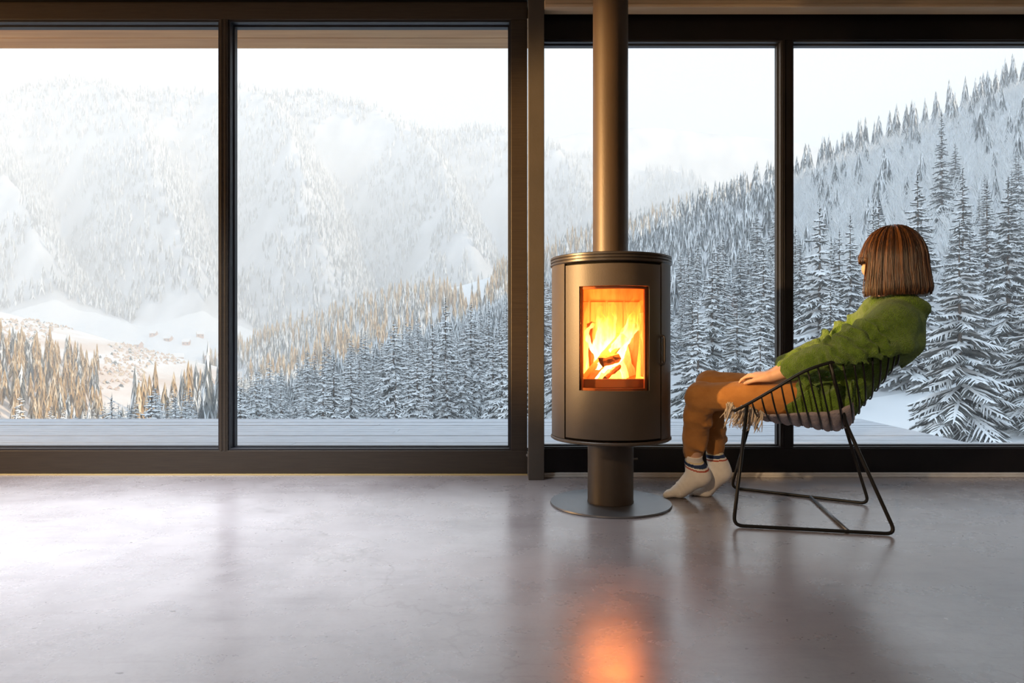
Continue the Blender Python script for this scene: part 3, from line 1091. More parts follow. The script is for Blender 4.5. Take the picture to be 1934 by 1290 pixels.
def make_body():
    lo = np.array([0.62, 2.36, -0.004])
    hi = np.array([1.74, 3.30, 1.17])
    f = Field(lo, hi, 0.0038)
    T = unit(PJ['neck'] - PJ['pel'])
    # trunk
    f.cap(PJ['pel'], PJ['waist'], 0.088, 0.078, k=0.04, lat=LAT, sq=0.72)
    f.cap(PJ['waist'], PJ['chest'], 0.078, 0.088, k=0.04, lat=LAT, sq=0.70)
    f.cap(PJ['chest'], PJ['neck'] - T * 0.04, 0.088, 0.055, k=0.04, lat=LAT, sq=0.60)
    for s in 'LR':
        f.cap(PJ['hip' + s], PJ['knee' + s], 0.070, 0.048, k=0.04)
        k_, a_ = PJ['knee' + s], PJ['ank' + s]
        m_ = k_ * 0.66 + a_ * 0.34
        f.cap(k_, m_, 0.044, 0.042, k=0.02).cap(m_, a_, 0.042, 0.028, k=0.02)
        foot(f, s, 0.0)
        f.cap(PJ['sh' + s] - LAT * (0.03 if s == 'R' else -0.03), PJ['sh' + s], 0.05, 0.046, k=0.03)
        f.cap(PJ['sh' + s], PJ['el' + s], 0.043, 0.036, k=0.02)
        w = PJ['wr' + s]
        f.cap(PJ['el' + s], PJ['el' + s] * 0.55 + w * 0.45, 0.037, 0.035, k=0.02)
        f.cap(PJ['el' + s] * 0.55 + w * 0.45, w, 0.035, 0.0225, k=0.02)
    # the left hand lies on the left thigh, the right one beside it
    tl = pv(1408, 716, -.055)
    hand(f, PJ['wrL'], tl - PJ['wrL'] + UP * 0.012, UP + LAT * -0.25, -1, 0.93)
    tr = pv(1432, 716, .045)
    hand(f, PJ['wrR'], tr - PJ['wrR'], UP + LAT * 0.2, 1, 0.93)
    # neck and head
    f.cap(PJ['neck'] - T * 0.05, hd(-0.018, 0, -0.075), 0.058, 0.050, k=0.03)
    f.ell(hd(-0.012, 0, 0.022), (0.094, 0.074, 0.092), HA, k=0.03)
    f.ell(hd(0.026, 0, -0.030), (0.066, 0.062, 0.080), HA, k=0.03)
    f.ell(hd(0.052, 0, -0.092), (0.030, 0.032, 0.026), HA, k=0.03)
    for q in (-1, 1):
        f.ell(hd(0.062, 0.036 * q, -0.030), (0.028, 0.024, 0.026), HA, k=0.02)
        f.ell(hd(0.094, 0.032 * q, 0.006), (0.016, 0.017, 0.012), HA, k=0.012, cut=True)
        f.ell(hd(0.077, 0.031 * q, 0.006), (0.0125, 0.0125, 0.0125), HA, k=0.003)
        f.cap(hd(0.082, 0.018 * q, 0.026), hd(0.070, 0.050 * q, 0.024), 0.009, 0.007, k=0.014)
        f.ell(hd(-0.004, 0.073 * q, -0.006), (0.020, 0.010, 0.030), HA, k=0.008)
        f.ell(hd(0.002, 0.081 * q, -0.006), (0.010, 0.006, 0.017), HA, k=0.004, cut=True)
    f.cap(hd(0.086, 0, 0.008), hd(0.103, 0, -0.028), 0.008, 0.0105, k=0.012)
    f.cap(hd(0.094, 0.010, -0.033), hd(0.094, -0.010, -0.033), 0.0085, 0.0085, k=0.008)
    f.cap(hd(0.086, 0.018, -0.058), hd(0.086, -0.018, -0.058), 0.0065, 0.0065, k=0.006)
    f.cap(hd(0.084, 0.015, -0.068), hd(0.084, -0.015, -0.068), 0.0075, 0.0075, k=0.006)
    return f.mesh(2)


V, Q = make_body()
cen = V[Q].mean(1)
rel = cen - HC
qf, ql, qz = rel @ FD, rel @ FL, rel[:, 2]
mi = np.zeros(len(Q), np.int32)
mi[(qf > 0.085) & (np.abs(ql) < 0.023) & (qz < -0.052) & (qz > -0.076)] = 1
for q in (-1, 1):
    dd = np.sqrt((qf - 0.077) ** 2 + (ql - 0.031 * q) ** 2 + (qz - 0.006) ** 2)
    mi[(dd < 0.0150) & (qf > 0.080) & (np.abs(qz - 0.006) < 0.007)] = 2
    mi[(dd < 0.0152) & (qf > 0.080) & (np.hypot(ql - 0.031 * q, qz - 0.006) < 0.0055)] = 3
    mi[(np.abs(qz - (0.0145 - 6 * (np.abs(ql) - 0.031) ** 2)) < 0.0022) & (np.abs(np.abs(ql) - 0.031) < 0.016) & (qf > 0.06)] = 3
    mi[(np.abs(qz - (0.031 - 4 * (np.abs(ql) - 0.034) ** 2)) < 0.003) & (np.abs(np.abs(ql) - 0.034) < 0.017) & (qf > 0.05)] = 3
person = obj('person', V, Q, [M_skin, M_lip, M_eye, M_dark], loc=L(0, 0, 0), midx=mi, smooth=True)
tag(person, 'person with a brown bob and green sweater leaning back in the wire chair', 'person')

# ---- trousers
M_pants = mat('caramel_jersey', (0.42, 0.19, 0.055), 0.95, var=(0.36, 0.155, 0.043), scale=20, bump=0.25, bscale=260, sheen=0.15, spec=0.2)


def make_trousers():
    f = Field([0.62, 2.50, 0.10], [1.50, 3.30, 0.64], 0.0046)
    f.cap(PJ['pel'] + FWD * 0.0, PJ['pel'] + FWD * 0.06, 0.098, 0.09, k=0.04, lat=LAT, sq=0.66)
    for s in 'LR':
        h_, k_, a_ = PJ['hip' + s], PJ['knee' + s], PJ['ank' + s]
        sg = -1 if s == 'L' else 1
        f.cap(h_, h_ * 0.45 + k_ * 0.55, 0.088, 0.068, k=0.03)
        f.cap(h_ * 0.45 + k_ * 0.55, k_, 0.068, 0.0585, k=0.02)
        f.ell(k_ + FWD * 0.004 + UP * 0.004, (0.052, 0.052, 0.052), k=0.02)
        cuf = a_ + UP * 0.030
        m1 = k_ * 0.70 + cuf * 0.30 + FWD * 0.004
        m2 = k_ * 0.36 + cuf * 0.64 + FWD * 0.002
        f.cap(k_, m1, 0.0585, 0.057, k=0.02).cap(m1, m2, 0.057, 0.055, k=0.02).cap(m2, cuf + UP * 0.028, 0.055, 0.043, k=0.012)
        f.cap(cuf + UP * 0.026, cuf - UP * 0.004, 0.0415, 0.0385, k=0.005)
        # folds behind the knee and above the cuff
        for (t, o1, r_) in ((0.20, 0.052, 0.014), (0.42, 0.054, 0.012), (0.80, 0.040, 0.014)):
            c_ = k_ * (1 - t) + cuf * t - FWD * o1
            f.cap(c_ + LAT * 0.030 * sg, c_ - LAT * 0.012 * sg + UP * 0.012 + FWD * 0.006, r_, r_ * 0.6, k=0.02)
            c2 = k_ * (1 - t) + cuf * t - FWD * 0.02 + LAT * 0.052 * sg
            f.cap(c2 - FWD * 0.02, c2 + FWD * 0.025 + UP * 0.02, r_ * 0.6, 0.004, k=0.018)
    for s in 'LR':
        up_ = unit(PJ['knee' + s] - PJ['ank' + s])
        sl, X, Y, Z = f.block(PJ['ank' + s] - 0.07, PJ['ank' + s] + 0.07)
        p0 = PJ['ank' + s] + up_ * (0.036 if s == 'L' else 0.030)
        f.f[sl] = np.maximum(f.f[sl], -((X - p0[0]) * up_[0] + (Y - p0[1]) * up_[1] + (Z - p0[2]) * up_[2]))
    f.displace(lambda P: 0.0030 * vnoise(P * np.array([26, 26, 18]), 5) + 0.0012 * vnoise(P * 70, 6), 0.02)
    above_bowl(f)
    return f.mesh(3)


V, Q = make_trousers()
mi = np.zeros(len(Q), np.int32)
cen = V[Q].mean(1)
M_seam = mat('caramel_seam', (0.27, 0.12, 0.042), 0.95)
# outer seam down the near leg
k_, a_ = PJ['kneeL'], PJ['ankL']
V0 = V
tr = obj('trousers', V, Q, [M_pants, M_seam], person, smooth=True)

# ---- socks with stripes
M_sock = mat('white_cotton_sock', (0.80, 0.76, 0.70), 0.95, var=(0.74, 0.70, 0.64), scale=40, bump=0.25, bscale=300, sheen=0.2)
M_blue = mat('navy_stripe', (0.015, 0.035, 0.10), 0.9)
M_red = mat('red_stripe', (0.42, 0.07, 0.04), 0.9)
M_yel = mat('cream_yellow_stripe', (0.74, 0.62, 0.34), 0.9)
for s in 'LR':
    a_ = PJ['ank' + s]
    lo = np.minimum.reduce([a_, PJ['toe' + s], PJ['heel' + s]]) - 0.08
    hi = np.maximum.reduce([a_, PJ['toe' + s], PJ['heel' + s]]) + 0.08
    f = Field(lo, hi, 0.0030)
    foot(f, s, 0.004)
    up_ = unit(PJ['knee' + s] - a_)
    f.cap(a_ + up_ * 0.075, a_ - up_ * 0.004, 0.0365, 0.0345, k=0.012)
    f.plane_cut(a_ + up_ * 0.058, up_)
    f.plane_cut(np.array([0, 0, 0.001]), -UP)
    ctr = a_

    def fold(P, a_=a_, s=s):
        d_ = unit(PJ['ball' + s] - PJ['heel' + s])
        t_ = (P - PJ['ball' + s]) @ d_
        return 0.0016 * np.sin(t_ * 190 + 3 * vnoise(P * 18, 9)) * np.exp(-(t_ / 0.035) ** 2) * (P[:, 2] > 0.02)
    f.displace(fold, 0.01)
    V, Q = f.mesh(2)
    h_ = (V[Q].mean(1) - a_) @ up_
    mi = np.zeros(len(Q), np.int32)
    mi[(h_ > 0.028) & (h_ < 0.034)] = 3
    mi[(h_ > 0.012) & (h_ < 0.026)] = 1
    mi[(h_ > 0.000) & (h_ < 0.006)] = 2
    obj('sock', V, Q, [M_sock, M_blue, M_red, M_yel], person, midx=mi, smooth=True)

# ---- sweater
M_wool = mat('green_wool', (0.092, 0.180, 0.015), 0.95, var=(0.145, 0.262, 0.028), scale=55, bump=1.0, bscale=240, sheen=0.22, spec=0.2)


def make_sweater():
    f = Field([0.98, 2.30, 0.36], [1.76, 3.24, 0.94], 0.0044)
    T = unit(PJ['neck'] - PJ['pel'])
    N = unit(np.cross(T, LAT))            # out of the chest or the back
    if N @ FWD > 0:
        N = -N                            # now out of the back
    f.cap(PJ['pel'] + N * 0.006, PJ['waist'], 0.110, 0.100, k=0.04, lat=LAT, sq=0.62)
    f.cap(PJ['waist'], PJ['chest'] + N * 0.01, 0.100, 0.116, k=0.04, lat=LAT, sq=0.66)
    f.cap(PJ['chest'] + N * 0.012, PJ['neck'] - T * 0.055 + N * 0.01, 0.118, 0.074, k=0.04, lat=LAT, sq=0.58)
    # the back billows out above the rim of the chair
    f.ell(pv(1706, 636, -.05), (0.062, 0.12, 0.055), [FWD, LAT, UP], k=0.05)
    f.ell(pv(1712, 606, 0), (0.055, 0.14, 0.05), [FWD, LAT, UP], k=0.04)
    # loose belly and hem bunched beside the hip
    f.ell(pv(1545, 762, -.13), (0.085, 0.095, 0.060), [FWD, LAT, UP], k=0.05)
    f.ell(pv(1590, 770, -.10), (0.075, 0.11, 0.055), [FWD, LAT, UP], k=0.05)
    f.ell(pv(1515, 778, -.14), (0.050, 0.075, 0.030), [FWD, LAT, UP], k=0.03)
    f.ell(pv(1530, 730, -.05), (0.070, 0.12, 0.050), [FWD, LAT, UP], k=0.05)
    f.ell(pv(1545, 745, .12), (0.085, 0.08, 0.065), [FWD, LAT, UP], k=0.05)
    for a_, b_, r_ in (((1492, 772), (1530, 742), .016), ((1512, 790), (1556, 760), .018), ((1540, 796), (1600, 762), .018), ((1560, 800), (1612, 790), .016), ((1520, 720), (1545, 745), .016), ((1585, 730), (1560, 775), .015), ((1610, 720), (1600, 775), .014)):
        f.cap(pv(*a_, -.205), pv(*b_, -.20), r_, r_ * 0.8, k=0.022)
    # the loose wool hangs over the rim of the chair
    fo = [pv(1590, 674, -.305), pv(1630, 668, -.292), pv(1668, 660, -.262), pv(1704, 652, -.205), pv(1720, 648, -.11)]
    f.chain(fo, [.024, .030, .032, .032, .03], k=0.04)
    # collar
    cn = PJ['neck'] + T * 0.012 + N * 0.008
    cr_ = []
    for q in range(28):
        a_ = 2 * PI * q / 28
        cr_.append(cn + LAT * 0.078 * math.cos(a_) + N * 0.066 * math.sin(a_) - T * 0.012 * math.cos(2 * a_) - T * 0.022 * math.cos(a_) + UP * 0.006)
    for q in range(28):
        f.cap(cr_[q], cr_[(q + 1) % 28], 0.012, 0.012, k=0.030)
    f.cap(pv(1736, 573, .03), pv(1737, 600, .02), 0.010, 0.02, k=0.03)
    f.cap(cn, PJ['neck'] - T * 0.05, 0.055, 0.075, k=0.02, lat=LAT, sq=0.8)
    # arms
    for s in 'LR':
        sg = -1 if s == 'L' else 1
        sh, el, w = PJ['sh' + s], PJ['el' + s], PJ['wr' + s]
        f.cap(sh - LAT * 0.07 * sg, sh, 0.085, 0.070, k=0.04)
        f.cap(sh, el, 0.070, 0.064, k=0.035)
        c_ = el * 0.31 + w * 0.69 if s == 'L' else el * 0.12 + w * 0.88
        f.cap(el, c_, 0.060, 0.046, k=0.02)
        cd = unit(w - el)
        f.cap(c_ - cd * 0.02, c_ + cd * 0.020, 0.037, 0.0325, k=0.008)
    sh, el, w = PJ['shL'], PJ['elL'], PJ['wrL']

    def folds(P):
        d = np.zeros(len(P))
        for sh_, el_, w_ in ((PJ['shL'], PJ['elL'], PJ['wrL']), (PJ['shR'], PJ['elR'], PJ['wrR'])):
            # rings bunched round the elbow, running down either side of it
            for a_, b_, lo_, hi_, amp in ((sh_, el_, 0.40, 1.2, 0.014), (el_, w_, -0.15, 0.40, 0.012)):
                dv = b_ - a_
                ln = np.linalg.norm(dv)
                t = (P - a_) @ dv / ln ** 2
                rad = np.linalg.norm(P - a_ - t[:, None] * dv, axis=1)
                x = unit(np.cross(dv, UP))
                y = np.cross(dv / ln, x)
                an = np.arctan2((P - a_) @ y, (P - a_) @ x)
                wdw = np.clip((t - lo_) / 0.2, 0, 1) * np.clip((hi_ - t) / 0.2, 0, 1) * np.clip((0.12 - rad) / 0.03, 0, 1)
                d += amp * wdw * np.sin(2 * PI * t * ln / 0.060 + 1.5 * np.sin(an + 0.6) + 2.2 * vnoise(P * 15, 2))
        tt = (P - PJ['pel']) @ T
        low = np.clip((0.20 - tt) / 0.12, 0, 1)
        d += low * 0.007 * vnoise(P * np.array([34, 34, 22]), 12)
        d += 0.0035 * vnoise(P * 16, 13) + 0.0009 * vnoise(P * 120, 14)
        cuff = np.clip(1 - np.abs((P - PJ['wrL']) @ unit(PJ['elL'] - PJ['wrL']) - 0.078) / 0.03, 0, 1)
        dv = unit(PJ['elL'] - PJ['wrL'])
        x = unit(np.cross(dv, UP))
        y = np.cross(dv, x)
        q = P - PJ['wrL']
        near_ = np.linalg.norm(q - (q @ dv)[:, None] * dv, axis=1) < 0.05
        d += 0.0016 * cuff * near_ * np.cos(18 * np.arctan2(q @ y, q @ x))
        return d
    f.displace(folds, 0.03)
    # open neck
    f.cap(cn - T * 0.03 - FWD * 0.012, cn + T * 0.09 - FWD * 0.012, 0.048, 0.058, k=0.008, cut=True)
    f.chain([pv(1636, 580, .02), pv(1652, 570, -.04), pv(1690, 566, -.075), pv(1712, 570, -.06)], [.016, .017, .017, .014], k=0.02)
    above_bowl(f)
    return f.mesh(3)


V, Q = make_sweater()
obj('sweater', V, Q, [M_wool], person, smooth=True)

# ---- hair: a bob with a fringe, shell and strands
M_hair = mat('brown_hair', (0.058, 0.023, 0.009), 0.36, var=(0.016, 0.007, 0.004), scale=5, stretch=(26, 26, 1.2), spec=0.6)
M_hair2 = mat('auburn_hair', (0.155, 0.060, 0.016), 0.34, var=(0.085, 0.033, 0.010), scale=6, stretch=(20, 20, 1.2), spec=0.6)
HTOP, HHEM = HC[2] + 0.133, 0.874


def hair_path(al, s, dr=0.0, hem=0.0, fr_=0.0):
    """al: angle from the face direction; s 0..1 from the crown to the tip"""
    ca, sa = math.cos(al), math.sin(al)
    rx, ry = 0.119, 0.114
    rad = 1.0 / math.sqrt((ca / rx) ** 2 + (sa / ry) ** 2) + dr
    aa = abs((al + PI) % (2 * PI) - PI)
    bangs = aa < R(71) + fr_
    zend = HC[2] + 0.040 - 0.026 * aa if bangs else HHEM + hem
    if bangs:
        zend -= 0.008 * 0
    s0 = 0.50
    zeq = HC[2] - 0.012
    if s < s0:
        ph_ = s / s0 * PI / 2
        r_ = rad * math.sin(ph_) ** 0.92
        z = zeq + (HTOP + dr - zeq) * math.cos(ph_)
        if bangs and z < zend:
            z = zend
    else:
        t = (s - s0) / (1 - s0)
        z = zeq + (zend - zeq) * t
        r_ = rad * (1 + 0.15 * t - 0.07 * max(0, t - 0.86) / 0.14)
    if bangs:
        r_ *= 0.955 - 0.10 * max(0.0, (s - s0) / (1 - s0))
    off = FD * -0.012
    return HC + off + FD * (ca * r_) + FL * (sa * r_) + UP * (z - HC[2])


nA, nS = 96, 26
V, F = [], []
for q in range(nA):
    al = 2 * PI * q / nA
    for j in range(nS):
        s = j / (nS - 1)
        V.append(hair_path(al, 0.004 + 0.986 * s, -0.005))
for q in range(nA):
    q2 = (q + 1) % nA
    for j in range(nS - 1):
        F.append((q * nS + j, q * nS + j + 1, q2 * nS + j + 1, q2 * nS + j))
hb = MB()
hb.add(V, F, 0)
rg = np.random.default_rng(21)
tb = MB()
for q in range(1500):
    al = rg.uniform(0, 2 * PI)
    cl = 0.0020 * math.sin(al * 19) + 0.0018 * math.sin(al * 43 + 1)
    dr = cl + rg.normal() * 0.0016
    hem = rg.normal() * 0.0035 + 0.010 * math.cos(al - R(205))
    sw = rg.normal() * 0.05
    s_st = rg.uniform(0.0, 0.20)
    fr_ = rg.normal() * 0.03
    tip = rg.uniform(0.97, 1.0)
    n = 12
    P = []
    for i in range(n):
        s = s_st + (tip - s_st) * i / (n - 1)
        P.append(hair_path(al + sw * max(0, s - 0.3) + 0.02 * math.sin(7 * s + q), s, dr, hem, fr_))
    P = np.array(P)
    keep = [0] + [i for i in range(1, n) if np.linalg.norm(P[i] - P[i - 1]) > 1e-4]
    P = P[keep]
    if len(P) < 4:
        continue
    hb.tube(P, np.concatenate([np.full(len(P) - 2, 0.0017), [0.0014, 0.0006]]), 4, m=int(rg.random() < 0.36 + 0.25 * math.sin(al * 17)), caps=False)
hb.obj('hair', [M_hair, M_hair2], person, smooth=True)

# ================================================================== outside: deck, eave
M_deck = mat('frosted_deck_boards', (0.60, 0.63, 0.68), 0.75, var=(0.42, 0.44, 0.48), scale=5, stretch=(1, 14, 1), bump=0.3, bscale=40, detail=7)
M_gap = mat('dark_board_gap', (0.06, 0.06, 0.07), 0.9)
DX1 = 3.27
mb = MB()
y = 3.80
rg = np.random.default_rng(31)
i = 0
while y < 6.42:
    w_ = 0.118
    cut = rg.uniform(-3.5, 2.5)
    dz = rg.normal() * 0.0012
    for x0, x1 in ((-7.5, cut - 0.0015), (cut + 0.0015, DX1)):
        mb.box(x0, x1, y, min(y + w_, 6.445), -0.06, -0.03 + dz + rg.normal() * 0.0008)
    y += w_ + 0.007
    i += 1
mb.box(-7.5, DX1, 3.80, 6.43, -0.20, -0.062, 1)
mb.box(-7.5, DX1 + 0.03, 6.445, 6.475, -0.22, -0.032, 0)
mb.box(DX1, DX1 + 0.03, 3.80, 6.445, -0.22, -0.032, 0)
o = mb.obj('deck', [M_deck, M_gap], bevel=0.002)
tag(o, 'frost covered grey board deck outside the windows', 'deck', kind='structure')
M_sill = mat('frosted_sill', (0.72, 0.73, 0.76), 0.6, var=(0.62, 0.64, 0.68), scale=12)
o = MB().box(XL, 0.10, 3.685, 3.79, 0.02, 0.126).box(0.10, XR, 3.62, 3.79, 0.02, 0.140).obj('outer_sill', M_sill, bevel=0.003)
tag(o, 'pale frosted outer sill along the foot of both windows', 'sill', kind='structure')
M_soffit = mat('pine_soffit', (0.56, 0.33, 0.15), 0.6, var=(0.44, 0.24, 0.10), scale=2.2, stretch=(0.5, 7, 1), detail=3)
mb = MB()
for k in range(3):
    mb.box(-7.5, 0.5, 3.70 + 0.122 * k, 3.70 + 0.122 * k + 0.119, 2.452, 2.50)
mb.box(-7.5, 0.5, 4.062, 4.085, 2.452, 2.60)
o = mb.obj('roof_overhang', M_soffit, bevel=0.003)
tag(o, 'pine boarded eave above the left window', 'eave', kind='structure')
o = MB().box(-7.2, 7.2, YB - 0.3, 4.09, 2.63, 2.85).box(0.5, 7.2, 3.66, 4.09, 2.50, 2.63).obj('roof', M_sill)
tag(o, 'snow covered roof slab over the room', 'roof', kind='structure')

# ================================================================== outside: terrain
M_snow = mat('snow', (0.80, 0.81, 0.83), 0.8, var=(0.86, 0.86, 0.87), scale=0.2, bump=0.2, bscale=3)
M_snowb = mat('forest_floor_snow', (0.72, 0.74, 0.77), 0.9, var=(0.58, 0.58, 0.59), scale=0.12, detail=9, bump=0.3, bscale=1.5)
M_heath = mat('snowy_meadow_with_brush', (0.86, 0.85, 0.84), 0.9, var=(0.70, 0.56, 0.47), scale=0.035, stretch=(1, 0.35, 1), detail=9)
M_far = mat('far_mountain_snow', (0.80, 0.80, 0.82), 0.95, var=(0.50, 0.51, 0.53), scale=0.012, stretch=(1, 1, 0.6), detail=10)


def sm(a, b, x):
    t = np.clip((x - a) / (b - a), 0, 1)
    return t * t * (3 - 2 * t)


def n2(x, y, s, seed):
    r_ = np.random.default_rng(seed)
    out = 0
    amp = 1.0
    for k in range(5):
        th = r_.uniform(0, 6.28)
        c_, s_ = math.cos(th), math.sin(th)
        ph_ = r_.uniform(0, 6.28, 2)
        xx, yy = (x * c_ - y * s_) / s, (x * s_ + y * c_) / s
        out = out + amp * np.sin(xx + ph_[0] + 0.7 * np.sin(yy * 1.3 + ph_[1])) * np.cos(yy * 0.9 + ph_[1])
        amp *= 0.55
        s = s * 0.52
    return out / 1.6


def hill_right(x, y):
    zc = np.interp(x, [-170, -105, -60, 0, 73, 194, 300, 500], [-44, -26, -14, 10, 52, 104, 150, 230])
    zn = -9.0 + np.where(x > 0, 0.12 * x, 0.24 * x)
    t = np.clip((y - 30) / 260, -0.1, 1)
    z = zn + (zc - zn) * (t ** 1.05 if np.isscalar(t) and t > 0 else np.sign(t) * np.abs(t) ** 1.05)
    z = z - np.maximum(y - 290, 0) * 0.45 - 0.0016 * np.clip(y - 255, 0, 60) ** 2
    return z + 1.2 * n2(x, y, 22, 1) * sm(20, 60, y)


def hill_left(x, y):
    z = -15 - 0.25 * (x + 198) - 0.045 * (y - 450)
    z = np.where(x > -198, z - 0.12 * (x + 198), z)
    return z - np.maximum(y - 455, 0) * 0.30 + 1.5 * n2(x, y, 40, 2)


def hill_mid(x, y):
    zc = np.interp(x, [-420, -300, -255, -235, -190, -143, -90, -40, 0, 60, 140, 300], [-120, -75, -35, -10, 6, 22, 38, 51, 63, 84, 105, 140])
    return zc - np.maximum(575 - y, 0) * 0.26 - np.maximum(y - 575, 0) * 0.22 + 2.5 * n2(x, y, 45, 3)


def ground(x, y):
    x, y = np.asarray(x, float), np.asarray(y, float)
    a = hill_right(x, y)
    b = np.where(y > 130, hill_left(x, y), -200)
    c_ = np.where(y > 300, hill_mid(x, y), -300)
    v = np.full_like(a, -30.0) + np.clip((y - 620) * 0.045, 0, 30)
    k = 3.0
    m_ = np.maximum.reduce([a, b, c_, v])
    return m_ + k * np.log(np.exp((a - m_) / k) + np.exp((b - m_) / k) + np.exp((c_ - m_) / k) + np.exp((v - m_) / k))


def grid_mesh(X, Y, Z):
    a, b = X.shape
    V = np.stack([X, Y, Z], -1).reshape(-1, 3)
    I = np.arange(a * b).reshape(a, b)
    Q = np.stack([I[:-1, :-1], I[:-1, 1:], I[1:, 1:], I[1:, :-1]], -1).reshape(-1, 4)
    return V, Q


ys = np.concatenate([np.linspace(4.0, 40, 30), np.geomspace(42, 960, 150)])
ts = np.linspace(-1, 1, 180)
Yg, Tg = np.meshgrid(ys, ts, indexing='ij')
Xg = Tg * (1.0 * Yg + 25)
V, Q = grid_mesh(Xg, Yg, ground(Xg, Yg))
cx, cy = V[Q].mean(1)[:, 0], V[Q].mean(1)[:, 1]
mi = np.ones(len(Q), np.int32)
mi[(cy < 52)] = 0
left = (hill_left(cx, cy) > hill_right(cx, cy) - 2) & (hill_left(cx, cy) > hill_mid(cx, cy)) & (cy > 160)
mi[left | (cy > 640)] = 2
PXC = cx / cy * FPX + 967
PYC = 645 - (V[Q].mean(1)[:, 2] - CAM_Z) / cy * FPX
CLEAR = lambda px, py: ((px - 880) / 62) ** 2 + ((py - 540) / 34) ** 2 < 1
mi[CLEAR(PXC, PYC) & (cy > 400)] = 0
o = obj('near_hillsides', V, Q, [M_snow, M_snowb, M_heath], None, midx=mi, smooth=True)
tag(o, 'snowy slopes and valley falling away beyond the deck', 'hillside', kind='structure')

# far mountain
sky_px = [-900, -500, -200, 0, 120, 200, 300, 380, 430, 480, 560, 640, 700, 780, 860, 960, 1030, 1110, 1250, 1350, 1500, 1800, 2300]
sky_py = [240, 200, 178, 168, 162, 164, 172, 184, 172, 158, 170, 190, 212, 234, 246, 258, 278, 296, 336, 372, 430, 520, 600]


def far_ground(t, w_):
    px = t * FPX + 967
    yc = 1900.0
    y0 = 930.0
    y = y0 + (yc - y0) * w_
    top = (645 - np.interp(px, sky_px, sky_py)) / FPX * yc - 12
    ft = np.interp(px, [-500, 0, 300, 450, 900, 1500], [30, 34, 22, 10, -20, -40])
    s_ = np.clip(w_, 0, 1)
    z = ft + (top - ft) * s_ ** 1.08
    sp = np.abs(((t * 4.6 + s_ * 1.25 + 0.10 * np.sin(s_ * 7) + 0.16 * n2(t * 500, s_ * 700, 160, 8)) % 1.0) * 2 - 1)
    z = z + (sp - 0.45) * 230 * (s_ * (1 - s_) * 4) ** 0.8 * np.clip((top + 60) / 300, 0, 1)
    z = z + 16 * n2(t * 1500, w_ * 1000, 120, 9) * np.minimum(1, 4 * s_) + 7 * n2(t * 1500, w_ * 1000, 33, 10)
    z = z - np.maximum(w_ - 1, 0) * 500 + np.minimum(w_, 0) * 250
    return y, z


wv = np.linspace(-0.25, 1.25, 150)
tv = np.linspace(-1.25, 1.05, 330)
Wg, Tg = np.meshgrid(wv, tv, indexing='ij')
Yf, Zf = far_ground(Tg, Wg)
V, Q = grid_mesh(Tg * Yf, Yf, Zf)
mi = (np.repeat((Wg[:-1, :-1] < 0.012).ravel(), 1)).astype(np.int32)
o = obj('far_mountain', V, Q, [M_far, M_snow], None, midx=mi, smooth=True)
tag(o, 'hazy snow covered mountain across the valley', 'mountain', kind='structure')
rx = [-600, 600, 900, 1030, 1120, 1200, 1290, 1360, 1440, 1520, 1700, 2400]
ry = [420, 400, 330, 262, 250, 238, 244, 254, 262, 272, 300, 380]
Yd = 3000.0
uu = np.linspace(-0.3, 1.1, 140)
wv = np.linspace(-1, 1, 24)
Wg, Ug = np.meshgrid(wv, uu, indexing='ij')
zt_ = (645 - np.interp(Ug * FPX + 967, rx, ry)) / FPX * Yd
V, Q = grid_mesh(Ug * Yd * (1 + 0.12 * Wg), Yd * (1 + 0.12 * Wg), zt_ * (1 - np.abs(Wg) ** 1.5 * 0.9) + 14 * n2(Ug * 3000, Wg * 900, 140, 12))
o = obj('distant_ridge', V, Q, M_far, None, smooth=True)
tag(o, 'faint distant ridge in the haze beyond the flue pipe', 'mountain', kind='structure')
# unseen hill, added and shaped to keep the low sun off the near slope
xs_ = np.linspace(58, 760, 60)
vv = np.linspace(-1, 1, 15)
Vg, Xs = np.meshgrid(vv, xs_, indexing='ij')
crest = 18 + 0.42 * Xs + 3.5 * n2(Xs, Xs * 0, 30, 14)
crest = crest * sm(40, 75, Xs)
V, Q = grid_mesh(Xs, -60 + Vg * (34 + 0.10 * Xs), -12 + (crest + 12) * (1 - np.abs(Vg)))
o = obj('shade_hill', V, Q, M_snowb, None, smooth=True)
tag(o, 'unseen added hill right of the house that shades the near slope', 'mountain', kind='structure')

# ================================================================== trees
M_needle = mat('spruce_needles', (0.105, 0.112, 0.108), 0.9, var=(0.15, 0.148, 0.14), scale=3)
M_twigsnow = mat('snow_on_branches', (0.83, 0.85, 0.87), 0.85)
M_trunk = mat('spruce_bark', (0.10, 0.075, 0.058), 0.9, var=(0.16, 0.13, 0.11), scale=4, stretch=(3, 3, 0.6))
M_frost = mat('frosted_twigs', (0.86, 0.87, 0.88), 0.9)
M_goldrime = mat('frosted_larch_twigs', (0.72, 0.60, 0.44), 0.9, var=(0.62, 0.50, 0.35), scale=0.3)
M_rimed_dark = mat('half_rimed_needles', (0.14, 0.15, 0.15), 0.9, var=(0.20, 0.21, 0.21), scale=0.4)
M_gold = mat('dry_larch_needles', (0.46, 0.29, 0.12), 0.9, var=(0.34, 0.21, 0.09), scale=0.3)
M_rime = mat('rimed_needles', (0.50, 0.50, 0.48), 0.9, var=(0.40, 0.40, 0.39), scale=0.3)


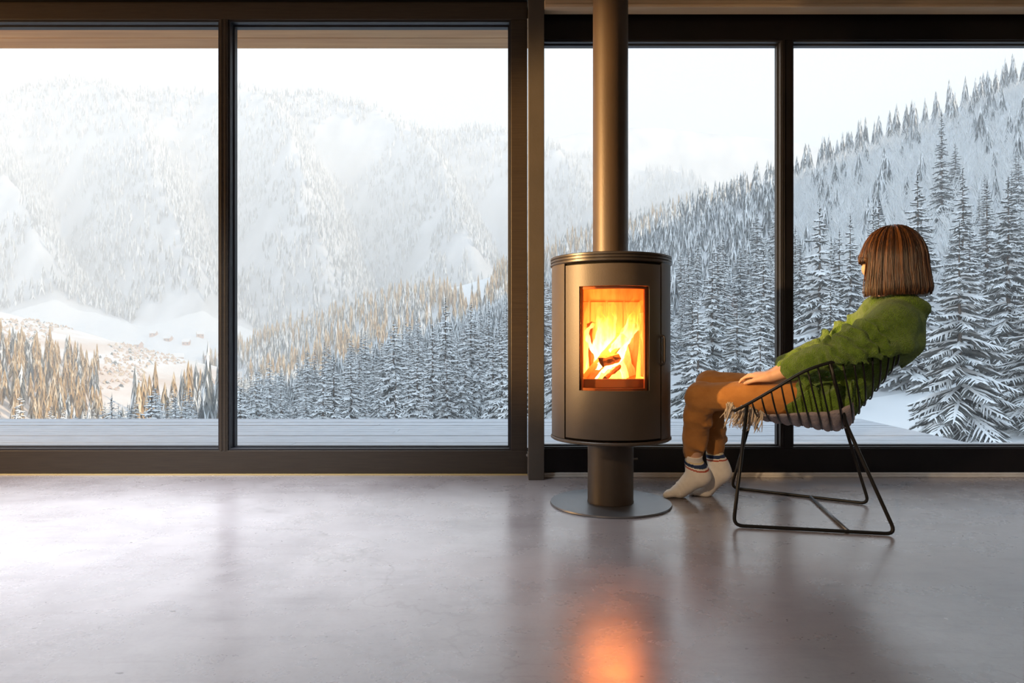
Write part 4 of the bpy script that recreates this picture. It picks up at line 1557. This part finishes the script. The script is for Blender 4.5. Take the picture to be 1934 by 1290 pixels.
def spruce(seed, H=12.0, Rr=2.6, nw=24, snow=1.0, fine_=1.0, bare=0.05):
    """returns (trunk, needles, snow) as vertex/triangle lists; the foot stands at the origin"""
    rg = np.random.default_rng(seed)
    N_, S_ = MB(), MB()
    Zu = np.array([0, 0, 1.0])
    for i in range(nw):
        t = bare + (0.985 - bare) * (i / (nw - 1)) ** 0.92
        nb = int(round(4 + 5 * (1 - t)))
        Lb = Rr * ((1 - t) ** 0.80 * 0.97 + 0.035) * min(1, 0.72 + t * 3)
        z0 = t * H
        a0 = rg.uniform(0, 6.28)
        for j in range(nb):
            az = a0 + 2 * PI * (j + rg.normal() * 0.16) / nb
            ln = Lb * rg.uniform(0.68, 1.14)
            d = np.array([math.cos(az), math.sin(az), 0])
            sd = np.array([-d[1], d[0], 0])
            droop = 0.80 - 0.62 * t + rg.normal() * 0.10
            zz = z0 + rg.normal() * H * 0.016

            def sp(s):
                return d * (ln * s) + Zu * (zz + ln * (0.10 * s - droop * s ** 1.6 + 0.16 * s ** 4))
            ss = (0.06, 0.36, 0.68, 1.0)
            w0 = (0.058 * ln + 0.06) * (0.4 + 0.6 * fine_)
            P = [sp(s) for s in ss]
            W = [w0 * (1.15 - s) for s in ss]
            if rg.random() < snow:
                v = []
                for p, w in zip(P, W):
                    v += [p - sd * w - Zu * w * 0.35, p + Zu * w * 0.75, p + sd * w - Zu * w * 0.35]
                f = []
                for q in range(3):
                    for e in (0, 1):
                        f.append((q * 3 + e, q * 3 + e + 1, q * 3 + e + 4, q * 3 + e + 3))
                S_.add(v, f)
            hang = 0.07 + 0.07 * ln
            v = []
            for q, (p, w) in enumerate(zip(P, W)):
                hh = hang * (1.1 - ss[q] * 0.7) * rg.uniform(0.5, 1.4)
                v += [p - sd * w * 1.5 - Zu * (w * 0.4 + hh * 0.3), p - Zu * hh, p + sd * w * 1.5 - Zu * (w * 0.4 + hh * 0.3)]
            N_.add(v, [(q * 3 + e, q * 3 + e + 1, q * 3 + e + 4, q * 3 + e + 3) for q in range(3) for e in (0, 1)])
            nt_ = int(round((4 if ln > 0.9 else 3) / fine_))
            for q in range(nt_):
                s = 0.22 + 0.70 * (q + rg.uniform(0, 0.7)) / nt_
                b = sp(s)
                dirb = unit(sp(min(1, s + 0.05)) - sp(s - 0.05))
                for sg in (-1, 1):
                    tl = ln * (0.46 * (1.12 - s) + 0.05) * rg.uniform(0.6, 1.25)
                    td = unit(dirb * 0.75 + sd * sg * 0.75)
                    tip = b + td * tl - Zu * tl * rg.uniform(0.12, 0.42)
                    ww = (0.055 * ln + 0.024) * fine_
                    mid = b * 0.45 + tip * 0.55 + Zu * tl * 0.05
                    if rg.random() < 0.86 * snow:
                        S_.add([b - dirb * ww, b + dirb * ww, mid + dirb * ww * 0.8, tip, mid - dirb * ww * 0.8, mid + Zu * ww * 0.9],
                               [(0, 1, 5), (1, 2, 5), (2, 3, 5), (3, 4, 5), (4, 0, 5)])
                    hq = tl * 0.24 + 0.03
                    N_.add([b - dirb * ww * 1.2 - Zu * 0.02, tip + td * tl * 0.10 - Zu * 0.03, mid - Zu * hq * rg.uniform(0.5, 1.1), b - Zu * hq * 0.6, b + dirb * ww * 1.2 - Zu * 0.02, mid + dirb * ww * 1.3 - Zu * hq * 0.3],
                           [(0, 1, 2), (0, 2, 3), (4, 3, 2), (4, 5, 1), (5, 2, 1)])
    for q in range(8):
        a_ = q * 2.4
        N_.add([(0.05 * math.cos(a_), 0.05 * math.sin(a_), H * 0.955), (-0.05 * math.cos(a_), -0.05 * math.sin(a_), H * 0.955), (0, 0, H * 1.03)], [(0, 1, 2)])
    T_ = MB()
    zs_ = np.linspace(-0.6, H * 0.98, 8)
    T_.tube([(0.02 * math.sin(z), 0.02 * math.cos(z), z) for z in zs_], np.linspace(0.017 * H, 0.01, 8), 7)
    return T_, N_, S_


VAR = []
for seed, Hh, Rr, nw, snow, fine_ in ((1, 12, 3.3, 19, 1.0, 1.0), (2, 12, 2.6, 21, 1.0, 1.0), (3, 12, 2.2, 22, 0.85, 1.0), (4, 12, 2.9, 20, 1.0, 1.0), (5, 12, 1.5, 24, 0.95, 1.0), (6, 12, 2.3, 22, 0.6, 1.0), (7, 12, 3.4, 22, 1.0, 0.40), (8, 12, 2.5, 26, 0.75, 0.45)):
    T_, N_, S_ = spruce(seed, Hh, Rr, nw, snow, fine_)
    VAR.append((build_mesh('trunk', T_.V, T_.F, M_trunk, smooth=True), build_mesh('needles', N_.V, N_.F, M_needle), build_mesh('snow_clumps', S_.V, S_.F, M_twigsnow)))
protos = {}


def tree(var, loc, h, wide, rot, label, group=None):
    key = var
    r = bpy.data.objects.new('spruce_tree', None)
    C.objects.link(r)
    r.location = loc
    r.rotation_euler = (0, 0, rot)
    r.scale = (h / 12 * wide, h / 12 * wide, h / 12)
    for me in VAR[var]:
        if (key, me.name) in protos:
            c_ = protos[(key, me.name)].copy()
        else:
            c_ = bpy.data.objects.new(me.name.split('.')[0], me)
            protos[(key, me.name)] = c_
        C.objects.link(c_)
        c_.parent = r
    return tag(r, label, 'tree', group)


heroes = []


def hero(px, d, top, var, wide, label):
    x = (px - 967) / FPX * d
    z = float(ground(np.array(x), np.array(d)))
    h = CAM_Z + (645 - top) / FPX * d - z
    heroes.append((x, d, h * 0.17 * wide + 1.0))
    tree(var, (x, d, z), h, wide, px * 0.37, label)


hero(1812, 38, 425, 6, 1.0, 'big snow-laden spruce with bare lower trunk on the snowfield right of the seated person')
hero(1904, 52, 340, 7, 0.95, 'tall dark spruce rising behind the right flank of the big spruce')
hero(1945, 40, 520, 6, 1.15, 'broad spruce cut off by the right edge of the window view')
hero(1733, 58, 330, 2, 1.0, 'tall slim spruce rising just right of the person\'s hair')
hero(1818, 66, 318, 2, 0.85, 'narrow spruce whose tip stands straight above the big spruce')
hero(1864, 70, 345, 4, 1.3, 'pale narrow spruce between the big spruce and the dark one')
hero(1548, 56, 392, 3, 1.0, 'frosty spruce seen between the window mullion and the person\'s face')
hero(1606, 62, 408, 2, 0.9, 'slim dark spruce rising just left of the person\'s face')
hero(1660, 74, 380, 1, 0.9, 'spruce peeking up behind the top of the person\'s head')
hero(1778, 132, 210, 4, 1.0, 'lone slim dark spruce high on the frosted slope')
hero(1345, 66, 478, 2, 1.1, 'dark spruce standing out halfway between stove and window mullion')
hero(1308, 52, 548, 7, 1.2, 'dark bushy spruce right beside the stove')
hero(1392, 50, 560, 6, 1.1, 'spruce above the person\'s knees with dense snowy branches')
hero(1442, 58, 470, 3, 0.95, 'tall snowy spruce just left of the right mullion')
hero(1436, 44, 590, 0, 0.8, 'low broad spruce behind the person\'s hand')
hero(844, 56, 670, 7, 1.2, 'dark spruce with little snow in the left window near the sash stile')
hero(905, 70, 640, 0, 0.8, 'snowy spruce right of the dark one in the left window')
hero(948, 52, 630, 3, 1.0, 'spruce half hidden by the stile of the left window')
hero(772, 66, 668, 2, 1.0, 'slim grey spruce left of the dark one in the left window')
hero(716, 60, 706, 0, 0.75, 'broad low snowy spruce in the middle of the left window')
hero(800, 48, 716, 1, 1.0, 'small snowy spruce in front of the dark one in the left window')
hero(533, 74, 742, 2, 1.2, 'small dark spruce above the deck near the left mullion')
hero(578, 80, 730, 1, 1.2, 'snowy spruce next right of the small dark one above the deck')
hero(38, 96, 744, 1, 1.1, 'small spruce just above the deck edge at the far left')

# ---- scattered forest
rg = np.random.default_rng(77)


def scatter(n, tr, yr, keep, spacing, pw=0.5):
    """random points in the wedge; keep(x, y, z, px, py) -> mask"""
    y = (yr[0] ** (1 / pw) + rg.random(n) * (yr[1] ** (1 / pw) - yr[0] ** (1 / pw))) ** pw
    x = rg.uniform(tr[0], tr[1], n) * y
    z = ground(x, y)
    px, py = x / y * FPX + 967, 645 - (z - CAM_Z) / y * FPX
    m_ = keep(x, y, z, px, py)
    x, y, z = x[m_], y[m_], z[m_]
    cell = {}
    out = []
    for q in range(len(x)):
        sp = spacing(y[q]) if callable(spacing) else spacing
        c0 = (int(x[q] // sp), int(y[q] // sp))
        ok = True
        for a_ in (-1, 0, 1):
            for b_ in (-1, 0, 1):
                for (xx, yy) in cell.get((c0[0] + a_, c0[1] + b_), ()):
                    if (xx - x[q]) ** 2 + (yy - y[q]) ** 2 < sp * sp:
                        ok = False
        if ok:
            cell.setdefault(c0, []).append((x[q], y[q]))
            out.append((x[q], y[q], z[q]))
    return np.array(out)


def keep_near(x, y, z, px, py):
    m_ = (hill_right(x, y) > hill_left(x, y) - 1) | (y < 150)
    for hx, hy, hr in heroes:
        m_ &= (x - hx) ** 2 + (y - hy) ** 2 > (hr + 1.2) ** 2
    m_ &= ~((x > 14) & (y < 46)) & ~((px > 1640) & (y < 52))
    m_ &= ~((px > 365) & (px < 425) & (y < 170))
    # the frosted thicket high on the right holds few spruces
    hi_ = (px > 1490) & (y > 95)
    m_ &= ~hi_ | (rg.random(len(x)) < np.where(y > 272, 0.75, 0.05))
    # the crest thins out
    m_ &= (y < 300)
    return m_


pts = scatter(9000, (-0.80, 0.82), (44, 300), keep_near, 4.6)
hts = rg.uniform(7.5, 13.5, len(pts)) * np.where(pts[:, 1] < 70, 0.85, 1.0)
hts = np.where(pts[:, 1] > 268, hts * 0.7 + 5.5, hts)
size = hts / pts[:, 1]
seen = np.abs(pts[:, 0] / pts[:, 1]) < 0.78
order = np.argsort(-(size * seen))
NIND = 262
for q in order[:NIND]:
    x, y, z = pts[q]
    v = int(rg.choice([0, 1, 2, 3, 4, 5], p=[.12, .24, .24, .2, .1, .1]))
    tree(v, (x, y, z - 0.1), hts[q], rg.uniform(0.85, 1.2), rg.uniform(0, 6.28), 'snow-laden spruce crowded among others in the forest beyond the deck', 'spruces of the near forest')


def star_tree(rg, h, r, layers, pts_, snowp=0.62):
    """small conifer: stacked drooping star-shaped skirts; returns V, triangles, material index (0 snow, 1 dark)"""
    V, F, M = [], [], []
    for l in range(layers):
        t0 = 0.08 + 0.86 * l / layers
        zt_ = h * min(1.0, t0 + 1.75 / layers)
        zb_ = h * t0
        rr = r * (1 - t0) ** 0.85
        n0 = len(V)
        V.append((0, 0, zt_))
        a0 = rg.uniform(0, 6.28)
        for k in range(pts_ * 2):
            a_ = a0 + PI * k / pts_
            q = rr * (rg.uniform(0.85, 1.2) if k % 2 == 0 else rg.uniform(0.45, 0.65))
            V.append((q * math.cos(a_), q * math.sin(a_), zb_ - (0.10 * rr if k % 2 == 0 else -0.30 * rr) + rg.normal() * 0.05 * rr))
        for k in range(pts_ * 2):
            F.append((n0, n0 + 1 + k, n0 + 1 + (k + 1) % (pts_ * 2)))
            M.append(0 if rg.random() < snowp else 1)
    return np.array(V), np.array(F), np.array(M)


def forest(name, pts, hts, wid, kinds, mats, label, layers=5, pts_=5, snowp=0.6):
    """one object holding a whole stand of uncountable small conifers"""
    rg = np.random.default_rng(len(pts))
    lib = [star_tree(rg, 1.0, 1.0, layers, pts_, snowp) for _ in range(10)]
    VV, FF, MM = [], [], []
    n = 0
    for (x, y, z), h, w_, kd in zip(pts, hts, wid, kinds):
        V, F, M = lib[rg.integers(len(lib))]
        a_ = rg.uniform(0, 6.28)
        ca, sa = math.cos(a_), math.sin(a_)
        v = np.stack([(V[:, 0] * ca - V[:, 1] * sa) * w_ + x, (V[:, 0] * sa + V[:, 1] * ca) * w_ + y, V[:, 2] * h + z - 0.3], 1)
        VV.append(v)
        FF.append(F + n)
        MM.append(M + 2 * kd)
        n += len(V)
    o = obj(name, np.vstack(VV), np.vstack(FF), mats, None, midx=np.concatenate(MM))
    return tag(o, label, 'forest', kind='stuff')


rest = order[NIND:]
IND = np.vstack([pts[order[:NIND]][:, :2], np.array([h_[:2] for h_ in heroes])])


def clear_of(g, others, r_):
    d2 = ((g[:, None, :2] - others[None, :, :2]) ** 2).sum(-1).min(1)
    return g[d2 > r_ * r_]


SM = [M_twigsnow, M_rimed_dark, M_goldrime, M_gold, M_frost, M_rime]
forest('hillside_forest', pts[rest], hts[rest], hts[rest] * rg.uniform(0.13, 0.2, len(rest)), np.zeros(len(rest), int), SM,
       'snowy conifers covering the upper part of the near slope', 8, 6, 0.62)


# golden trees low on the left, in the sun
def keep_gold(x, y, z, px, py):
    low_left = (px < 165 + 45 * n2(x, y, 25, 5)) & (y < 300) & (y > 96)
    mid_left = (px > 255) & (px < 445) & (y > 150) & (y < 290) & (hill_right(x, y) > hill_left(x, y) - 2)
    stray = (y > 215) & (y < 330) & (n2(x, y, 22, 19) > 0.75)
    return (low_left | mid_left | stray) & (px < 445)


g = scatter(5200, (-0.84, -0.40), (96, 330), keep_gold, 4.3)
g = clear_of(g, IND, 4.6)
g = clear_of(g, pts[rest], 3.4)
LARCH = g
gpx = g[:, 0] / g[:, 1] * FPX + 967
forest('larch_wood', g, rg.uniform(9, 15, len(g)) * np.where(gpx > 250, 1.55, 1.0), rg.uniform(1.5, 2.4, len(g)) * np.where(gpx > 250, 1.4, 1.0), (rg.random(len(g)) < 0.8).astype(int), SM,
       'golden brown sunlit trees low on the slope at the far left', 7, 5, 0.30)


def keep_mid(x, y, z, px, py):
    m_ = (hill_mid(x, y) > hill_left(x, y)) & (hill_mid(x, y) > hill_right(x, y)) & (hill_mid(x, y) > -29)
    m_ &= ~CLEAR(px, py)
    m_ &= n2(x, y, 26, 6) > -0.75
    return m_


g = scatter(9000, (-0.62, 0.40), (330, 700), keep_mid, 5.0)
MIDT = g
forest('middle_hill_forest', g, rg.uniform(11, 21, len(g)), rg.uniform(1.8, 3.0, len(g)), np.where(n2(g[:, 0], g[:, 1], 38, 23) + rg.normal(size=len(g)) * 0.35 > -0.05, 1, np.where(rg.random(len(g)) < 0.6, 0, 2)), SM,
       'sunlit conifers on the middle hill with a white clearing', 5, 5, 0.45)


# scattered trees and brush bands on the left snowfields and in the valley
def keep_brush(x, y, z, px, py):
    band = np.sin((z + 0.10 * x) * 0.55 + 1.5 * n2(x, y, 60, 7))
    return (px < 480) & (((hill_left(x, y) > hill_right(x, y)) & (band > 0.25)) | ((y > 640) & (n2(x, y, 55, 8) > 0.35)))


g = scatter(16000, (-0.84, -0.38), (200, 940), keep_brush, 2.0)
g = clear_of(clear_of(g, MIDT, 5.5), LARCH, 4.5)
M_brush = mat('reddish_brush', (0.66, 0.50, 0.41), 0.9, var=(0.58, 0.43, 0.34), scale=0.3)
forest('brush_bands', g, rg.uniform(0.8, 2.0, len(g)) * np.where(g[:, 1] > 640, 2.2, 1), rg.uniform(0.9, 1.9, len(g)), (rg.random(len(g)) < 0.85).astype(int), [M_twigsnow, M_rimed_dark, M_goldrime, M_brush],
       'bands of reddish brush across the sunlit snowfields on the left', 2, 4, 0.25)

# frosted thicket high on the right slope
mb_v, mb_f = [], []
n = 0


def keep_thick(x, y, z, px, py):
    return (px > 1470) & (y > 84) & (y < 272)


g = scatter(6000, (0.36, 0.82), (84, 296), keep_thick, 2.1)
g = clear_of(clear_of(g, IND, 3.8), pts[rest], 3.0)
for (x, y, z) in g:
    h = rg.uniform(4.0, 8.5)
    for q in range(15):
        a_ = rg.uniform(0, 6.28)
        ln = rg.uniform(0.1, 0.42) * h
        b0 = np.array([x, y, z + h * rg.uniform(0.0, 0.45)])
        tip = np.array([x + ln * math.cos(a_), y + ln * math.sin(a_), z + h * rg.uniform(0.6, 1.05)])
        w_ = 0.055 + 0.012 * h
        mb_v += [b0 + [-w_, 0, 0], b0 + [w_, 0.0, 0], b0 + [0, -w_, 0.1], tip]
        mb_f += [(n, n + 1, n + 3), (n + 2, n, n + 3), (n + 1, n + 2, n + 3)]
        n += 4
o = obj('frosted_thicket', np.array(mb_v), np.array(mb_f), M_frost)
tag(o, 'pale frosted bare trees high on the slope at the right', 'thicket', kind='stuff')

# forest on the far mountain
nn = 15000
w_ = rg.random(nn) ** 0.9 * 1.0
t_ = rg.uniform(-0.80, 0.42, nn)
yf, zf = far_ground(t_, w_)
pxf, pyf = t_ * FPX + 967, 645 - (zf - CAM_Z) / yf * FPX
dens = n2(t_ * 1500, w_ * 1000, 90, 15) + 0.45
km = (dens > 0) & (w_ > 0.03)
km &= ~((np.abs(pyf - 268 - 8 * np.sin(pxf / 60)) < 7) & (pxf < 340))
g = np.stack([t_ * yf, yf, zf], 1)[km]
forest('far_mountain_forest', g, rg.uniform(15, 30, len(g)), rg.uniform(3.0, 5.0, len(g)), rg.choice([0, 0, 2], len(g)), SM,
       'hazy forest covering the far mountain', 3, 4, 0.45)

# ---- a few houses of the village in the valley
M_hw = mat('house_timber', (0.62, 0.40, 0.30), 0.9, var=(0.54, 0.34, 0.25), scale=1)
M_hroof = mat('snow_covered_roof', (0.85, 0.85, 0.86), 0.9)
M_hwin = mat('dark_house_window', (0.05, 0.05, 0.06), 0.3)
hroot = None
for q, (px, d, rot, sc_) in enumerate(((236, 800, .3, 1.0), (262, 830, -.4, 1.1), (338, 780, .5, 1.2), (352, 840, .1, 1.0), (318, 860, -.2, 1.1), (392, 800, .2, 1.1), (378, 880, .6, 1.0), (290, 880, .0, 1.0))):
    x = (px - 967) / FPX * d
    z = max(float(ground(np.array(x), np.array(float(d)))), float(far_ground(np.array(x / d), np.array((d - 930.0) / 970))[1]))
    if hroot is None:
        hroot = empty('house', (0, 0, 0))
        parts = []
        MB().box(-5, 5, -3.5, 3.5, -2, 5).add([(-5, -3.5, 5), (-5, 3.5, 5), (-5, 0, 8.5)], [(0, 2, 1)]).add([(5, -3.5, 5), (5, 3.5, 5), (5, 0, 8.5)], [(0, 1, 2)]).obj('walls', M_hw, hroot)
        MB().add([(-5.8, -4.4, 4.4), (5.8, -4.4, 4.4), (5.8, 0, 8.7), (-5.8, 0, 8.7), (-5.8, 4.4, 4.4), (5.8, 4.4, 4.4),
                  (-5.8, -4.4, 5.0), (5.8, -4.4, 5.0), (5.8, 0, 9.4), (-5.8, 0, 9.4), (-5.8, 4.4, 5.0), (5.8, 4.4, 5.0)],
                 [(6, 7, 8, 9), (9, 8, 11, 10), (0, 3, 2, 1), (3, 4, 5, 2), (0, 1, 7, 6), (4, 10, 11, 5), (0, 6, 9, 3), (3, 9, 10, 4), (1, 2, 8, 7), (2, 5, 11, 8)]).obj('roof', M_hroof, hroot)
        for wx in (-2.8, 2.8):
            MB().box(wx - 0.8, wx + 0.8, -3.56, -3.48, 1.2, 3.2).obj('window_pane', M_hwin, hroot)
        r_ = hroot
    else:
        r_ = hroot.copy()
        C.objects.link(r_)
        for c_ in hroot.children:
            k_ = c_.copy()
            C.objects.link(k_)
            k_.parent = r_
    r_.location = (x, d, z)
    r_.rotation_euler = (0, 0, rot)
    r_.scale = (sc_ * 0.8, sc_ * 0.8, sc_ * 0.8)
    tag(r_, 'small timber house with snow covered roof in the valley village', 'house', 'houses of the valley village')

# ---- winter haze filling the valley
m = bpy.data.materials.new('winter_haze')
m.use_nodes = True
nt = m.node_tree
nt.nodes.remove(nt.nodes['Principled BSDF'])
vs = nd(nt, 'ShaderNodeVolumeScatter')
vs.inputs['Color'].default_value = (0.985, 0.99, 1.0, 1)
vs.inputs['Density'].default_value = 1 / 1000
vs.inputs['Anisotropy'].default_value = 0.0
nt.links.new(vs.outputs[0], nt.nodes['Material Output'].inputs['Volume'])
o = MB().box(-3600, 3600, 9, 3600, -400, 430).obj('haze', m)
tag(o, 'thin winter haze filling the valley', 'haze', kind='stuff')

from mathutils import Vector
# ================================================================== light, sky, camera
def lamp(name, kind, loc, energy, col, **kw):
    d = bpy.data.lights.new(name, kind)
    d.energy = energy
    d.color = col
    for k, v in kw.items():
        setattr(d, k, v)
    o = bpy.data.objects.new(name, d)
    C.objects.link(o)
    o.location = loc
    return o


SUN = unit([0.80, -0.50, 0.336])
s = lamp('sun', 'SUN', (60, -40, 40), 5.2, (1.0, 0.78, 0.52), angle=R(0.6))

s.rotation_euler = Vector(-SUN).to_track_quat('-Z', 'Y').to_euler()
# warm room lamp on the left
lamp('warm_room_lamp', 'POINT', (-4.6, 2.6, 1.35), 170, (1.0, 0.56, 0.20), shadow_soft_size=0.14)


def aimed_spot(name, loc, target, energy, col, ang, size=0.08, blend=0.6):
    q_ = lamp(name, 'SPOT', loc, energy, col, shadow_soft_size=size, spot_size=R(ang), spot_blend=blend)
    q_.rotation_euler = (Vector(target) - Vector(loc)).to_track_quat('-Z', 'Y').to_euler()


aimed_spot('warm_wall_spot', (-5.4, 0.8, 1.60), (-0.30, 3.0, 1.30), 5600, (1.0, 0.60, 0.25), 20)
aimed_spot('warm_ceiling_spot', (-1.6, -0.8, 2.35), (1.24, 2.80, 0.56), 420, (1.0, 0.70, 0.42), 27, 0.06, 1.0)
for x_ in (-4.2, -1.4, 1.4, 3.6):  # added fill, bounced off the back wall to soften the camera side
    q_ = lamp('bounce_fill', 'SPOT', (x_, -2.3, CEIL - 0.05), 55, (0.98, 0.96, 1.0), shadow_soft_size=0.06, spot_size=R(120), spot_blend=0.8)
    q_.rotation_euler = (R(-52), 0, 0)
for x_, y_, e_ in ((-2.7, 2.4, 430), (-1.7, 2.6, 760), (-0.75, 2.35, 230), (2.8, 2.5, 110)):  # added fill from overhead, only there to brighten the floor
    lamp('floor_fill', 'SPOT', (x_, y_, CEIL - 0.02), e_, (0.88, 0.94, 1.0), shadow_soft_size=0.12, spot_size=R(88), spot_blend=0.9)
lamp('fire_light', 'POINT', (SX - 0.01, SY - 0.03, 0.540), 22, (1.0, 0.40, 0.09), shadow_soft_size=0.02)
lamp('flame_light', 'POINT', (SX - 0.01, SY - 0.08, 0.70), 9, (1.0, 0.26, 0.04), shadow_soft_size=0.09)

w = bpy.data.worlds.new('winter_sky')
bpy.context.scene.world = w
w.use_nodes = True
nt = w.node_tree
bg = nt.nodes['Background']
tc = nd(nt, 'ShaderNodeTexCoord')
sp = nd(nt, 'ShaderNodeSeparateXYZ')
rp = nd(nt, 'ShaderNodeValToRGB')
rp.color_ramp.elements[0].position = 0.0
rp.color_ramp.elements[0].color = (0.96, 0.98, 1.0, 1)
rp.color_ramp.elements[1].position = 0.55
rp.color_ramp.elements[1].color = (0.64, 0.82, 1.0, 1)
nt.links.new(tc.outputs['Generated'], sp.inputs[0])
nt.links.new(sp.outputs['Z'], rp.inputs['Fac'])
nt.links.new(rp.outputs['Color'], bg.inputs['Color'])
bg.inputs['Strength'].default_value = 1.5

cam = bpy.data.cameras.new('camera')
cam.lens = 24.0
cam.sensor_width = 36.0
cam.clip_start = 0.05
cam.clip_end = 20000
co = bpy.data.objects.new('camera', cam)
C.objects.link(co)
co.location = (0, 0, CAM_Z)
co.rotation_euler = (PI / 2, 0, 0)
sc = bpy.context.scene
sc.camera = co
sc.view_settings.view_transform = 'Standard'
sc.view_settings.look = 'None'
sc.view_settings.exposure = 0.0
sc.view_settings.gamma = 1.0
sc.cycles.use_denoising = True
sc.cycles.max_bounces = 8
sc.cycles.diffuse_bounces = 4
sc.cycles.glossy_bounces = 4
sc.cycles.transparent_max_bounces = 16
sc.cycles.volume_bounces = 1
sc.cycles.caustics_reflective = False
sc.cycles.caustics_refractive = False
sc.cycles.sample_clamp_indirect = 6.0
